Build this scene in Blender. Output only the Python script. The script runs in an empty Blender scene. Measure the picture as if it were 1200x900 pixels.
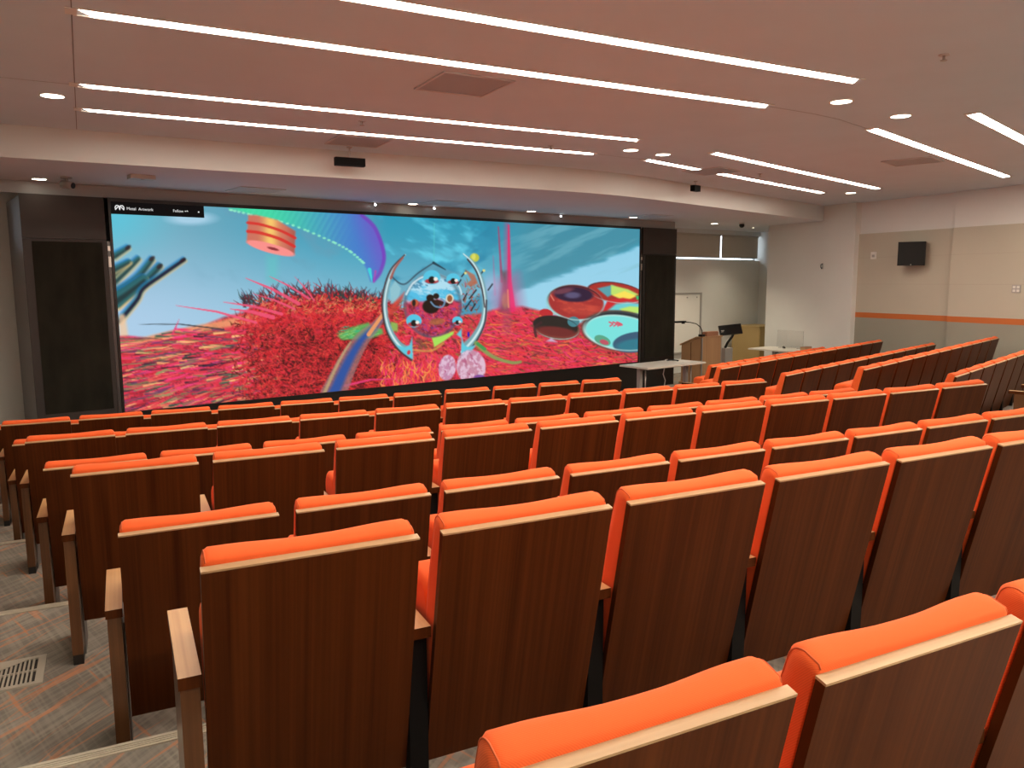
import bpy, bmesh, math, random
import numpy as np
from mathutils import Matrix, Vector
random.seed(7)
C = bpy.context.scene.collection
# ------------------------------------------------------------------ camera, world, exposure
sc = bpy.context.scene
cd = bpy.data.cameras.new('camera'); cam = bpy.data.objects.new('camera', cd); C.objects.link(cam)
cd.sensor_fit = 'HORIZONTAL'; cd.sensor_width = 36.0; cd.lens = 36.0*918.57/1200.0
cd.clip_start = 0.05; cd.clip_end = 200
_F = Vector((0.4417, 0.8876, -0.1310)).normalized(); _R = Vector((0.8950, -0.4461, -0.0050))
_R = (_R - _F*_R.dot(_F)).normalized(); _U = _R.cross(_F)
cam.matrix_world = Matrix(((_R.x, _U.x, -_F.x, 0), (_R.y, _U.y, -_F.y, 0), (_R.z, _U.z, -_F.z, 2.21), (0, 0, 0, 1)))
sc.camera = cam
sc.view_settings.view_transform = 'Standard'; sc.view_settings.look = 'None'
sc.view_settings.gamma = 1.0; sc.view_settings.use_curve_mapping = False
sc.view_settings.exposure = 0.0
w = bpy.data.worlds.new('world'); sc.world = w; w.use_nodes = True
w.node_tree.nodes['Background'].inputs[0].default_value = (0.80, 0.90, 1.0, 1)
w.node_tree.nodes['Background'].inputs[1].default_value = 3.5
STRIP_POWER = 32.0
STRIP_COL = (1.0, 0.85, 0.70)
DOWN_POWER = 14.0

# ------------------------------------------------------------------ materials
def mat(name, col, rough=0.5, metal=0.0, spec=0.5, coat=0.0, emis=None, estr=0.0, trans=0.0, alpha=1.0):
    m = bpy.data.materials.new(name); m.use_nodes = True
    b = m.node_tree.nodes['Principled BSDF']
    b.inputs['Base Color'].default_value = (*col, 1); b.inputs['Roughness'].default_value = rough
    b.inputs['Metallic'].default_value = metal; b.inputs['Specular IOR Level'].default_value = spec
    b.inputs['Coat Weight'].default_value = coat; b.inputs['Transmission Weight'].default_value = trans
    if emis: b.inputs['Emission Color'].default_value = (*emis, 1); b.inputs['Emission Strength'].default_value = estr
    return m
def N(m, t, **kw):
    n = m.node_tree.nodes.new(t)
    for k, v in kw.items(): setattr(n, k, v)
    return n
def noise_tint(m, scale, amount, rough=None, bump=0.0, detail=3, stretch=(1, 1, 1)):
    """mild procedural mottling of the base colour plus bump"""
    nt = m.node_tree; b = nt.nodes['Principled BSDF']; base = tuple(b.inputs['Base Color'].default_value)
    tc = N(m, 'ShaderNodeTexCoord'); mp = N(m, 'ShaderNodeMapping'); mp.inputs['Scale'].default_value = stretch
    nz = N(m, 'ShaderNodeTexNoise'); nz.inputs['Scale'].default_value = scale; nz.inputs['Detail'].default_value = detail
    cr = N(m, 'ShaderNodeValToRGB')
    cr.color_ramp.elements[0].position = 0.3; cr.color_ramp.elements[1].position = 0.7
    cr.color_ramp.elements[0].color = tuple(c*(1-amount) for c in base[:3]) + (1,)
    cr.color_ramp.elements[1].color = tuple(min(1, c*(1+amount)) for c in base[:3]) + (1,)
    nt.links.new(tc.outputs['Object'], mp.inputs[0]); nt.links.new(mp.outputs[0], nz.inputs['Vector'])
    nt.links.new(nz.outputs['Fac'], cr.inputs[0]); nt.links.new(cr.outputs[0], b.inputs['Base Color'])
    if bump:
        bp = N(m, 'ShaderNodeBump'); bp.inputs['Strength'].default_value = bump; bp.inputs['Distance'].default_value = 0.002
        nt.links.new(nz.outputs['Fac'], bp.inputs['Height']); nt.links.new(bp.outputs[0], b.inputs['Normal'])
    return m
def wood(name, dark, light, rough=0.38, axis=2, scale=1.0, coat=0.0, spec=0.5):
    m = mat(name, dark, rough, coat=coat, spec=spec); nt = m.node_tree; b = nt.nodes['Principled BSDF']
    tc = N(m, 'ShaderNodeTexCoord'); oi = N(m, 'ShaderNodeObjectInfo'); ad = N(m, 'ShaderNodeVectorMath', operation='ADD')
    ml = N(m, 'ShaderNodeMath', operation='MULTIPLY'); ml.inputs[1].default_value = 40.0
    nt.links.new(oi.outputs['Random'], ml.inputs[0]); nt.links.new(tc.outputs['Object'], ad.inputs[0]); nt.links.new(ml.outputs[0], ad.inputs[1])
    mp = N(m, 'ShaderNodeMapping'); s = [16.0*scale]*3; s[axis] = 0.30*scale; s[1] = 0.30*scale if axis == 2 else s[1]; mp.inputs['Scale'].default_value = s
    nt.links.new(ad.outputs[0], mp.inputs[0])
    n1 = N(m, 'ShaderNodeTexNoise'); n1.inputs['Scale'].default_value = 1.3; n1.inputs['Detail'].default_value = 4; n1.inputs['Distortion'].default_value = 0.35
    mp2 = N(m, 'ShaderNodeMapping'); s2 = [110.0*scale]*3; s2[axis] = 1.1*scale; s2[1] = 1.1*scale if axis == 2 else s2[1]; mp2.inputs['Scale'].default_value = s2
    n2 = N(m, 'ShaderNodeTexNoise'); n2.inputs['Scale'].default_value = 1.0; n2.inputs['Detail'].default_value = 2
    nt.links.new(ad.outputs[0], mp2.inputs[0]); nt.links.new(mp.outputs[0], n1.inputs['Vector']); nt.links.new(mp2.outputs[0], n2.inputs['Vector'])
    mx = N(m, 'ShaderNodeMath', operation='MULTIPLY_ADD'); mx.inputs[1].default_value = 0.45
    nt.links.new(n2.outputs['Fac'], mx.inputs[0]); 
    mm = N(m, 'ShaderNodeMath', operation='MULTIPLY'); mm.inputs[1].default_value = 0.6
    nt.links.new(n1.outputs['Fac'], mm.inputs[0]); nt.links.new(mm.outputs[0], mx.inputs[2])
    cr = N(m, 'ShaderNodeValToRGB'); cr.color_ramp.elements[0].position = 0.33; cr.color_ramp.elements[1].position = 0.74
    cr.color_ramp.elements[0].color = (*dark, 1); cr.color_ramp.elements[1].color = (*light, 1)
    nt.links.new(mx.outputs[0], cr.inputs[0]); nt.links.new(cr.outputs[0], b.inputs['Base Color'])
    bp = N(m, 'ShaderNodeBump'); bp.inputs['Strength'].default_value = 0.08; bp.inputs['Distance'].default_value = 0.001
    nt.links.new(n2.outputs['Fac'], bp.inputs['Height']); nt.links.new(bp.outputs[0], b.inputs['Normal'])
    return m
M = {}
M['walnut'] = wood('walnut_veneer', (0.040, 0.0085, 0.0010), (0.098, 0.026, 0.0048), 0.42, spec=0.14)
M['walnut_post'] = wood('walnut_post', (0.070, 0.027, 0.009), (0.150, 0.066, 0.025), 0.32, coat=0.3)
M['armwood_lit'] = wood('arm_wood_lit', (0.44, 0.235, 0.095), (0.60, 0.35, 0.15), 0.35, axis=1)
M['edge'] = wood('light_edge_band', (0.38, 0.245, 0.12), (0.52, 0.35, 0.19), 0.40, axis=0)
M['maple'] = wood('lectern_wood', (0.36, 0.20, 0.095), (0.50, 0.30, 0.15), 0.42)
M['ply'] = wood('cabinet_wood', (0.42, 0.29, 0.11), (0.56, 0.40, 0.17), 0.45)
M['black'] = mat('black_metal', (0.004, 0.004, 0.004), 0.6, spec=0.2)
M['footgrey'] = mat('foot_grey_metal', (0.60, 0.58, 0.54), 0.5)
M['bracketgrey'] = mat('bracket_metal', (0.16, 0.15, 0.14), 0.5)
M['detector'] = mat('detector_plastic', (0.50, 0.52, 0.52), 0.5)
M['rubber'] = mat('black_plinth', (0.008, 0.008, 0.008), 0.6)
M['plastic'] = mat('black_plastic', (0.007, 0.007, 0.007), 0.55, spec=0.25)
M['alu'] = mat('aluminium', (0.55, 0.53, 0.50), 0.35, metal=0.8)
M['greymetal'] = mat('grey_painted_metal', (0.38, 0.37, 0.35), 0.45, metal=0.2)
M['white'] = mat('white_plastic', (0.72, 0.70, 0.66), 0.4)
M['whiteboard'] = mat('whiteboard_enamel', (0.80, 0.79, 0.74), 0.25)
M['tabletop'] = mat('pale_laminate', (0.66, 0.63, 0.55), 0.35)
M['ceil'] = noise_tint(mat('ceiling_paint', (0.575, 0.675, 0.77), 0.85), 2.0, 0.02)
M['bulk'] = noise_tint(mat('bulkhead_paint', (0.62, 0.66, 0.66), 0.8), 2.0, 0.015)
M['soffit'] = noise_tint(mat('soffit_paint', (0.62, 0.64, 0.68), 0.7), 2.0, 0.015)
M['wallw'] = noise_tint(mat('wall_white_paint', (0.72, 0.73, 0.70), 0.75), 1.5, 0.02)
M['wallb'] = noise_tint(mat('wall_beige_paint', (0.50, 0.465, 0.38), 0.75), 1.5, 0.02)
M['frieze'] = noise_tint(mat('frieze_paint', (0.74, 0.74, 0.72), 0.75), 1.5, 0.02)
M['wallg'] = noise_tint(mat('wall_grey_paint', (0.31, 0.30, 0.245), 0.75), 1.5, 0.02)
M['band'] = mat('orange_band_paint', (0.55, 0.15, 0.035), 0.6)
M['housing'] = noise_tint(mat('dark_housing_panel', (0.030, 0.024, 0.021), 0.6), 3, 0.08)
M['housing2'] = mat('black_panel', (0.008, 0.007, 0.006), 0.40)
M['felt'] = noise_tint(mat('black_velvet', (0.016, 0.015, 0.010), 0.85, spec=0.2), 5, 0.35, stretch=(1, 1, .4))
M['rail'] = mat('grey_rail', (0.10, 0.10, 0.10), 0.35, metal=0.5)
M['header'] = mat('header_panel', (0.30, 0.32, 0.33), 0.35)
M['sidegrey'] = mat('housing_side', (0.20, 0.20, 0.21), 0.4)
M['blind'] = noise_tint(mat('roller_blind_fabric', (0.52, 0.46, 0.39), 0.9), 60, 0.05)
_b = M['blind']; _nt = _b.node_tree; _tr = N(_b, 'ShaderNodeBsdfTranslucent'); _tr.inputs[0].default_value = (.55, .48, .40, 1)
_mx = N(_b, 'ShaderNodeMixShader'); _mx.inputs[0].default_value = 0.22; _o = [n for n in _nt.nodes if n.type == 'OUTPUT_MATERIAL'][0]
_nt.links.new(_nt.nodes['Principled BSDF'].outputs[0], _mx.inputs[1]); _nt.links.new(_tr.outputs[0], _mx.inputs[2]); _nt.links.new(_mx.outputs[0], _o.inputs[0])
M['ventw'] = mat('vent_metal', (0.50, 0.50, 0.52), 0.55)
M['ventd'] = mat('vent_dark', (0.37, 0.40, 0.44), 0.8)
M['soffitvent'] = mat('low_vent_frame', (0.58, 0.60, 0.62), 0.5)
M['soffitvent2'] = mat('low_vent_grille', (0.46, 0.48, 0.52), 0.6)
M['sensorblack'] = mat('sensor_black', (0.003, 0.003, 0.003), 0.6, spec=0.1)
M['joint'] = mat('ceiling_joint', (0.20, 0.20, 0.22), 0.8)
M['nosing'] = noise_tint(mat('nosing_rubber', (0.50, 0.46, 0.37), 0.6), 30, 0.08)
M['grille'] = mat('floor_grille_paint', (0.40, 0.37, 0.30), 0.45)
M['slot'] = mat('grille_slot', (0.02, 0.018, 0.015), 0.8)
M['glass'] = mat('window_glass', (1, 1, 1), 0.02, trans=1.0)
M['acrylic'] = mat('clear_acrylic', (0.95, 0.95, 0.95), 0.06, trans=1.0)
M['strip'] = mat('light_diffuser', (0.9, 0.9, 0.9), 0.5, emis=STRIP_COL, estr=STRIP_POWER)
M['added_strip'] = mat('added_strip_diffuser', (0.9, 0.9, 0.9), 0.5, emis=STRIP_COL, estr=STRIP_POWER*3.0)  # stronger diffuser for the strip added to light the nearest seat backs
M['down'] = mat('downlight_lens', (0.9, 0.9, 0.9), 0.5, emis=(1.0, 0.86, 0.66), estr=DOWN_POWER)
M['spotl'] = mat('spot_lens', (0.9, 0.9, 0.9), 0.5, emis=(0.9, 0.95, 1.0), estr=12.0)
M['redwood'] = wood('small_box_wood', (0.30, 0.13, 0.07), (0.40, 0.19, 0.10), 0.45, axis=0)
M['paper'] = mat('paper', (0.8, 0.78, 0.7), 0.7)
M['textw'] = mat('menu_text_white', (0.02, 0.02, 0.02), 0.5, emis=(1, 1, 1), estr=0.8)
M['textb'] = mat('menu_bar_black', (0.004, 0.004, 0.004), 0.5, emis=(0.006, 0.005, 0.005), estr=1.0, spec=0.0)
# orange woven fabric
def fabric():
    m = mat('orange_fabric', (0.80, 0.122, 0.027), 0.85, spec=0.2); nt = m.node_tree; b = nt.nodes['Principled BSDF']
    b.inputs['Sheen Weight'].default_value = 0.15; b.inputs['Sheen Tint'].default_value = (1, .6, .4, 1)
    tc = N(m, 'ShaderNodeTexCoord'); wv = N(m, 'ShaderNodeTexWave', wave_type='BANDS', bands_direction='DIAGONAL')
    wv.inputs['Scale'].default_value = 130; wv.inputs['Distortion'].default_value = 0.6
    nt.links.new(tc.outputs['Object'], wv.inputs['Vector'])
    cr = N(m, 'ShaderNodeValToRGB'); cr.color_ramp.elements[0].color = (0.75, 0.112, 0.025, 1); cr.color_ramp.elements[1].color = (0.85, 0.132, 0.030, 1)
    nt.links.new(wv.outputs['Fac'], cr.inputs[0]); nt.links.new(cr.outputs[0], b.inputs['Base Color'])
    bp = N(m, 'ShaderNodeBump'); bp.inputs['Strength'].default_value = 0.15; bp.inputs['Distance'].default_value = 0.001
    nt.links.new(wv.outputs['Fac'], bp.inputs['Height']); nt.links.new(bp.outputs[0], b.inputs['Normal'])
    return m
M['fabric'] = fabric()
M['piping'] = mat('orange_piping', (0.60, 0.11, 0.03), 0.8)
# carpet: warm grey with pale and orange scratchy crossing lines
CA1, CA2 = -44, 73
def carpet():
    m = mat('plaid_carpet', (0.15, 0.13, 0.11), 0.95, spec=0.1); nt = m.node_tree; b = nt.nodes['Principled BSDF']
    tc = N(m, 'ShaderNodeTexCoord')
    def streak(angle, long, fine, lo, hi, seed):
        r = N(m, 'ShaderNodeMapping'); r.inputs['Rotation'].default_value = (0, 0, math.radians(angle)); r.inputs['Location'].default_value = (seed, seed*1.7, 0)
        s = N(m, 'ShaderNodeMapping'); s.inputs['Scale'].default_value = (long, fine, 1)
        n = N(m, 'ShaderNodeTexNoise'); n.inputs['Scale'].default_value = 1.0; n.inputs['Detail'].default_value = 1.5
        c = N(m, 'ShaderNodeMapRange'); c.inputs[1].default_value = lo; c.inputs[2].default_value = hi
        nt.links.new(tc.outputs['Object'], r.inputs[0]); nt.links.new(r.outputs[0], s.inputs[0]); nt.links.new(s.outputs[0], n.inputs['Vector'])
        nt.links.new(n.outputs['Fac'], c.inputs[0]); return c.outputs[0]
    def mix(fac, a, bcol, k):
        x = N(m, 'ShaderNodeMix', data_type='RGBA'); mu = N(m, 'ShaderNodeMath', operation='MULTIPLY'); mu.inputs[1].default_value = k
        nt.links.new(fac, mu.inputs[0]); nt.links.new(mu.outputs[0], x.inputs[0])
        if hasattr(a, 'links'): nt.links.new(a, x.inputs[6])
        else: x.inputs[6].default_value = a
        x.inputs[7].default_value = bcol
        return x.outputs[2]
    c = mix(streak(CA1, 2.2, 75, .40, .62, 3), (0.205, 0.190, 0.163, 1), (0.34, 0.315, 0.265, 1), .65)
    c = mix(streak(CA2, 1.8, 62, .44, .64, 9), c, (0.36, 0.33, 0.275, 1), .5)
    c = mix(streak(CA2, 9, 6, .4, .6, 21), c, (0.175, 0.165, 0.150, 1), .35)
    c = mix(streak(CA1+4, 2.0, 42, .635, .68, 5), c, (0.60, 0.23, 0.10, 1), .5)
    c = mix(streak(CA2-4, 2.2, 38, .64, .69, 14), c, (0.60, 0.23, 0.10, 1), .5)
    c = mix(streak(CA1-14, 1.8, 40, .64, .70, 31), c, (0.58, 0.24, 0.11, 1), .45)
    nt.links.new(c, b.inputs['Base Color'])
    return m
M['carpet'] = carpet()

# ------------------------------------------------------------------ mesh helpers
def box(bm, x0, x1, y0, y1, z0, z1, mi=0, mtx=None):
    vs = [bm.verts.new((x, y, z)) for z in (z0, z1) for (x, y) in ((x0, y0), (x1, y0), (x1, y1), (x0, y1))]
    if mtx is not None:
        for v in vs: v.co = mtx @ v.co
    fs = [(3, 2, 1, 0), (4, 5, 6, 7), (0, 1, 5, 4), (1, 2, 6, 5), (2, 3, 7, 6), (3, 0, 4, 7)]
    for f in fs:
        fc = bm.faces.new([vs[i] for i in f]); fc.material_index = mi
    return vs
def prism(bm, pts, z0, z1, mi=0):
    lo = [bm.verts.new((x, y, z0)) for x, y in pts]; hi = [bm.verts.new((x, y, z1)) for x, y in pts]; n = len(pts)
    fs = [bm.faces.new(lo[::-1]), bm.faces.new(hi)]
    for i in range(n): fs.append(bm.faces.new((lo[i], lo[(i+1) % n], hi[(i+1) % n], hi[i])))
    for f in fs: f.material_index = mi
    return fs
def cyl(bm, p0, p1, r0, r1=None, n=16, cap=True, mi=0):
    r1 = r0 if r1 is None else r1; p0 = Vector(p0); p1 = Vector(p1); d = (p1-p0).normalized()
    a = d.orthogonal().normalized(); b = d.cross(a)
    A = [bm.verts.new(p0+(a*math.cos(t)+b*math.sin(t))*r0) for t in [2*math.pi*i/n for i in range(n)]]
    B = [bm.verts.new(p1+(a*math.cos(t)+b*math.sin(t))*r1) for t in [2*math.pi*i/n for i in range(n)]]
    for i in range(n):
        f = bm.faces.new((A[i], A[(i+1) % n], B[(i+1) % n], B[i])); f.smooth = True; f.material_index = mi
    if cap:
        for f in (bm.faces.new(A[::-1]), bm.faces.new(B)): f.material_index = mi
def tube(bm, pts, r, n=8, closed=False):
    pts = [Vector(p) for p in pts]; rings = []; m = len(pts); prev = None
    for i, p in enumerate(pts):
        a = pts[(i-1) % m] if (i or closed) else p; c = pts[(i+1) % m] if (i < m-1 or closed) else p
        d = (c-a).normalized()
        s = d.orthogonal().normalized() if prev is None else (prev - d*prev.dot(d)).normalized()
        prev = s; t = d.cross(s)
        rings.append([bm.verts.new(p+(s*math.cos(2*math.pi*k/n)+t*math.sin(2*math.pi*k/n))*r) for k in range(n)])
    for i in range(m if closed else m-1):
        A = rings[i]; B = rings[(i+1) % m]
        for k in range(n):
            f = bm.faces.new((A[k], A[(k+1) % n], B[(k+1) % n], B[k])); f.smooth = True
    if not closed: bm.faces.new(rings[0][::-1]); bm.faces.new(rings[-1])
def bevel(bm, w=0.003, seg=2, ang=0.6):
    es = [e for e in bm.edges if len(e.link_faces) == 2 and e.calc_face_angle(0) > ang]
    bmesh.ops.bevel(bm, geom=es, offset=w, segments=seg, profile=0.6, affect='EDGES', clamp_overlap=True)
def obj(name, bm, ms, parent=None, loc=None, rz=None):
    bmesh.ops.recalc_face_normals(bm, faces=bm.faces[:])
    me = bpy.data.meshes.new(name); bm.to_mesh(me); bm.free()
    for m_ in (ms if isinstance(ms, (list, tuple)) else [ms]): me.materials.append(m_)
    o = bpy.data.objects.new(name, me); C.objects.link(o)
    if parent is not None: o.parent = parent
    if loc is not None: o.location = loc
    if rz is not None: o.rotation_euler = (0, 0, rz)
    return o
def tag(o, label, cat, group=None):
    o['label'] = label; o['category'] = cat
    if group: o['group'] = group
    return o
def thing(name, label, cat, loc=(0, 0, 0), rz=0.0, group=None):
    o = bpy.data.objects.new(name, None); C.objects.link(o); o.location = loc; o.rotation_euler = (0, 0, rz)
    o.empty_display_size = 0.1
    return tag(o, label, cat, group)
def struct(name, bm, ms, parent=None, **k):
    o = obj(name, bm, ms, parent, **k)
    if parent is None: o['kind'] = 'structure'
    return o
BM = bmesh.new

# ------------------------------------------------------------------ frames of the hall
PH = math.radians(20.232)                 # right block is turned by this about z
ER = Vector((math.cos(PH), math.sin(PH), 0)); NR = Vector((-math.sin(PH), math.cos(PH), 0))
TH = math.radians(11.782)                 # video wall
ES = Vector((math.cos(TH), math.sin(TH), 0)); NS = Vector((-math.sin(TH), math.cos(TH), 0))
S0 = Vector((-0.025, 11.132, 0)); SW = 9.606; SZ0, SZ1 = 0.556, 3.209
ZC, ZS = 3.71, 3.40                       # main ceiling and lower ceiling over the stage
XL, YB, XR = -2.1, -2.0, 13.22
def axis_x(v): return 6.07 + (7.7-v)*0.172

# floor: stage level plus four terraces, each bent along the middle aisle
edges = [8.41, 6.50, 4.585, 2.69, 0.78, -1.13]
bm = BM()
box(bm, XL-.1, 15.1, YB-.1, 16.2, -0.1, 0.0)
for k, v in enumerate(edges):
    ax = axis_x(v); xr = 13.3
    pts = [(XL, YB), (xr, YB), (xr, v + (xr-ax)*math.tan(PH)), (ax, v), (XL, v)]
    prism(bm, pts, 0.18*k, 0.18*(k+1))
bmesh.ops.triangulate(bm, faces=[f for f in bm.faces if len(f.verts) > 4])
struct('floor', bm, M['carpet'])
for k, v in enumerate(edges):
    ax = axis_x(v); xr = 13.18; z = 0.18*(k+1); bm = BM(); wd = .05
    def band(o0, o1, z0, z1):
        a = [(XL+.01, v-o1), (ax, v-o1), (xr, v-o1+(xr-ax)*math.tan(PH)), (xr, v-o0+(xr-ax)*math.tan(PH)), (ax, v-o0), (XL+.01, v-o0)]
        fs = prism(bm, a, z0, z1); bmesh.ops.triangulate(bm, faces=fs[:2])
    band(-.004, wd, z-.001, z+.005)
    for g in (.008, .02, .032): band(g, g+.007, z+.005, z+.0075)
    band(-.006, 0, z-.035, z+.004)
    struct('trim_%d' % (k+1), bm, M['nosing'])

# walls
bm = BM(); box(bm, XL-.1, XL, YB, 12.5, 0, ZC); struct('wall_left', bm, M['wallb'])
bm = BM(); box(bm, XL-.1, XR+.3, YB-.1, YB, 0, ZC); struct('wall_rear', bm, M['frieze'])
# right wall in three planes: nearest section, recessed section, smooth pale section beside the stage
ZB, ZO0, ZO1 = 3.09, 1.44, 1.54
def side_section(name, x, y0, y1):
    o = struct(name, (lambda b: (box(b, x+.035, x+.35, y0, y1, 0, ZC), b)[1])(BM()), M['frieze'])
    b = BM(); box(b, x, x+.034, y0, y1, ZO1, ZB); 
    for z in (2.10, 2.62): box(b, x-.0006, x, y0, y1, z, z+.004, 1)
    obj('beige_panel', b, [M['wallb'], M['joint2']], o)
    b = BM(); box(b, x, x+.034, y0, y1, 0, ZO0); obj('grey_panel', b, M['wallg'], o)
    b = BM(); box(b, x-.003, x+.034, y0, y1, ZO0, ZO1); obj('orange_band', b, M['band'], o)
    return o
M['joint2'] = mat('panel_joint', (0.42, 0.36, 0.30), 0.8)
side_section('wall_right', 13.22, YB, 9.10)
side_section('wall_right', 13.32, 9.10, 11.15)
bm = BM(); box(bm, 13.2, 14.9, 11.15, 13.5, 0, ZC); struct('wall_right', bm, M['wallw'])
bm = BM(); box(bm, 14.9, 15.1, 13.3, 16.2, 0, ZC); struct('wall_right', bm, M['wallw'])
# back wall with a high ribbon of windows, frame of the video wall
B0 = S0 + NS*1.25
MB_ = Matrix.Translation(B0) @ Matrix.Rotation(TH, 4, 'Z')
bm = BM()
box(bm, -2.3, 15.7, 0, .2, 0, 2.68, mtx=MB_); box(bm, -2.3, 15.7, 0, .2, 3.30, ZC, mtx=MB_)
box(bm, -1.30, 10.3, 0, .2, 2.68, 3.30, mtx=MB_)
struct('wall_back', bm, M['wallw'])
def window(n, a0, a1, mull):
    b = BM()
    for (x0, x1, z0, z1) in [(a0, a1, 2.68, 2.70), (a0, a1, 3.28, 3.30), (a0, a0+.02, 2.70, 3.28), (a1-.02, a1, 2.70, 3.28)] + [(q-.02, q+.02, 2.70, 3.28) for q in mull]:
        box(b, x0, x1, .10, .16, z0, z1, mtx=MB_)
    o = struct('window_%d' % n, b, M['greymetal'])
    b = BM(); box(b, a0+.02, a1-.02, .125, .131, 2.70, 3.28, mtx=MB_); obj('pane', b, M['glass'], o)
window(1, 10.3, 15.45, (12.0,)); window(2, -2.3, -1.30, ())
def blind(a0, a1, label):
    t = thing('roller_blind', label, 'blind', B0 + ES*((a0+a1)/2) + NS*(-.03) + Vector((0, 0, 2.735)), TH, 'roller blinds on the high windows')
    h = (a1-a0)/2; b = BM(); box(b, -h, h, -.002, .002, 0, .52); obj('fabric', b, M['blind'], t)
    b = BM(); cyl(b, (-h, 0, .54), (h, 0, .54), .024); obj('roller_tube', b, M['blind'], t)
    b = BM(); box(b, -h, h, -.006, .006, -.006, .012); obj('bottom_bar', b, M['greymetal'], t)
blind(10.9, 13.815, 'grey roller blind pulled down over the high window, beside the black side tower')
blind(13.875, 15.37, 'grey roller blind pulled down over the high window in the room corner')
blind(-2.1, -1.34, 'grey roller blind on the high window left of the video wall')

# ceilings
bm = BM(); box(bm, XL-.1, 15.1, YB-.1, 16.2, ZC, ZC+.1); struct('ceiling', bm, M['ceil'])
arc = [(XL, 8.98), (-.9, 9.04), (1.4, 9.21), (3.2, 9.28), (5.0, 9.33)]
p0, p1, p2 = Vector((5.0, 9.33)), Vector((6.15, 9.37)), Vector((7.3, 9.80))
for i in range(1, 9):
    t = i/8; q = p0*(1-t)**2 + p1*2*t*(1-t) + p2*t*t; arc.append((q.x, q.y))
arc += [(13.2, 11.96)]
bm = BM()
pts = arc + [(13.2, 13.5), (14.9, 13.5)]
e0 = B0 + ES*15.45; e1 = B0 + ES*-1.86
pts += [(14.9, e0.y), (XL, e1.y)]
fs = prism(bm, pts, ZS, ZC)
for f in fs[2:2+len(arc)-1]: f.material_index = 1
bmesh.ops.triangulate(bm, faces=fs[:2])
struct('ceiling_lower', bm, [M['soffit'], M['bulk']])
# fine joints between ceiling boards
def joint(n, pts, wd=.006):
    b = BM()
    for a, c in zip(pts[:-1], pts[1:]):
        a = Vector(a); c = Vector(c); d = (c-a).normalized(); s = Vector((-d.y, d.x))*wd/2
        prism(b, [tuple(a-s), tuple(c-s), tuple(c+s), tuple(a+s)], ZC-.0015, ZC)
    struct('trim_%d' % n, b, M['joint'])
joint(7, [(-.05, 2.4), (-.13, 5.0), (-.27, 9.06)])
joint(8, [(5.2, 5.37), (5.75, 5.42), (6.2, 5.50), (6.88, 5.72)], .004)
joint(9, [(XL, 9.0-2.0), (-.2, 7.07)], .003)
joint(10, [(5.2, 8.22), (6.0, 8.33)], .003)

# ------------------------------------------------------------------ seats
SU = Vector((0, -0.218, 0.976)); SN = Vector((0, 0.976, 0.218)); SB = Vector((0, 0.155, 0.175)); PW = 0.50
def st(x, s, t): return Vector((x, 0, 0)) + SB + SU*s + SN*t
def board_bm(w0=0.0, w1=PW, s0=0.0, s1=.706, t0=0.0, t1=.02):
    b = BM(); vs = [b.verts.new(st(x, s, t)) for s in (s0, s1) for (x, t) in ((w0, t0), (w1, t0), (w1, t1), (w0, t1))]
    for f in ((3, 2, 1, 0), (4, 5, 6, 7), (0, 1, 5, 4), (1, 2, 6, 5), (2, 3, 7, 6), (3, 0, 4, 7)): b.faces.new([vs[i] for i in f])
    return b
def pad_bm():
    b = BM(); rings = []; nx = 18
    xs = [0.004, 0.006, 0.012, 0.022] + [0.022+(PW-.044)*i/nx for i in range(1, nx)] + [PW-.022, PW-.012, PW-.006, PW-.004]
    ins = [0.020, 0.010, 0.003, 0.0] + [0]*(nx-1) + [0.0, 0.003, 0.010, 0.020]
    for x, q in zip(xs, ins):
        u = abs(2*x/PW-1); uu = min(1, max(0, (u-.15)/.6)); T = 0.086 + 0.009*uu*uu*(3-2*uu) - 0.016*max(0, (u-.90)/.10)**2
        top = 0.7265 + 0.003*u; bot = 0.10; R = min(0.030, (T-.02)*.62)
        P = [(bot+q, .021+q*.3), (.702-q*.3, .021+q*.3), (top-.010-q, .0225+q*.3), (top-.003-q, .0275+q*.4)]
        for k in range(0, 7):
            a = math.pi/2*k/6; P.append((top-R+R*math.cos(a)-q, T-R+R*math.sin(a)-q))
        P += [(.55, T+.012-q), (.40, T+.016-q), (.25, T+.014-q), (bot+.04, T-.005-q), (bot+.01+q, T-.02-q)]
        rings.append([b.verts.new(st(x, s, t)) for s, t in P])
    n = len(rings[0])
    for A, B in zip(rings[:-1], rings[1:]):
        for k in range(n):
            f = b.faces.new((A[k], A[(k+1) % n], B[(k+1) % n], B[k])); f.smooth = True
    for R_ in (rings[0], rings[-1]):
        f = b.faces.new(R_ if R_ is rings[-1] else R_[::-1])
    return b, [v.co.copy() for v in rings[2]], [v.co.copy() for v in rings[-3]]
def loft_x(profile, x0, x1, r=.014):
    b = BM(); cy = sum(p[0] for p in profile)/len(profile); cz = sum(p[1] for p in profile)/len(profile); rings = []
    st_ = [(x0, .86), (x0+r*.3, .94), (x0+r, 1.0)] + [(x0+r+(x1-x0-2*r)*i/6, 1) for i in range(1, 6)] + [(x1-r, 1.0), (x1-r*.3, .94), (x1, .86)]
    for x, k in st_: rings.append([b.verts.new((x, cy+(p[0]-cy)*k, cz+(p[1]-cz)*k)) for p in profile])
    n = len(profile)
    for A, B in zip(rings[:-1], rings[1:]):
        for k in range(n):
            f = b.faces.new((A[k], A[(k+1) % n], B[(k+1) % n], B[k])); f.smooth = True
    b.faces.new(rings[0][::-1]); b.faces.new(rings[-1]); return b
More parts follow.
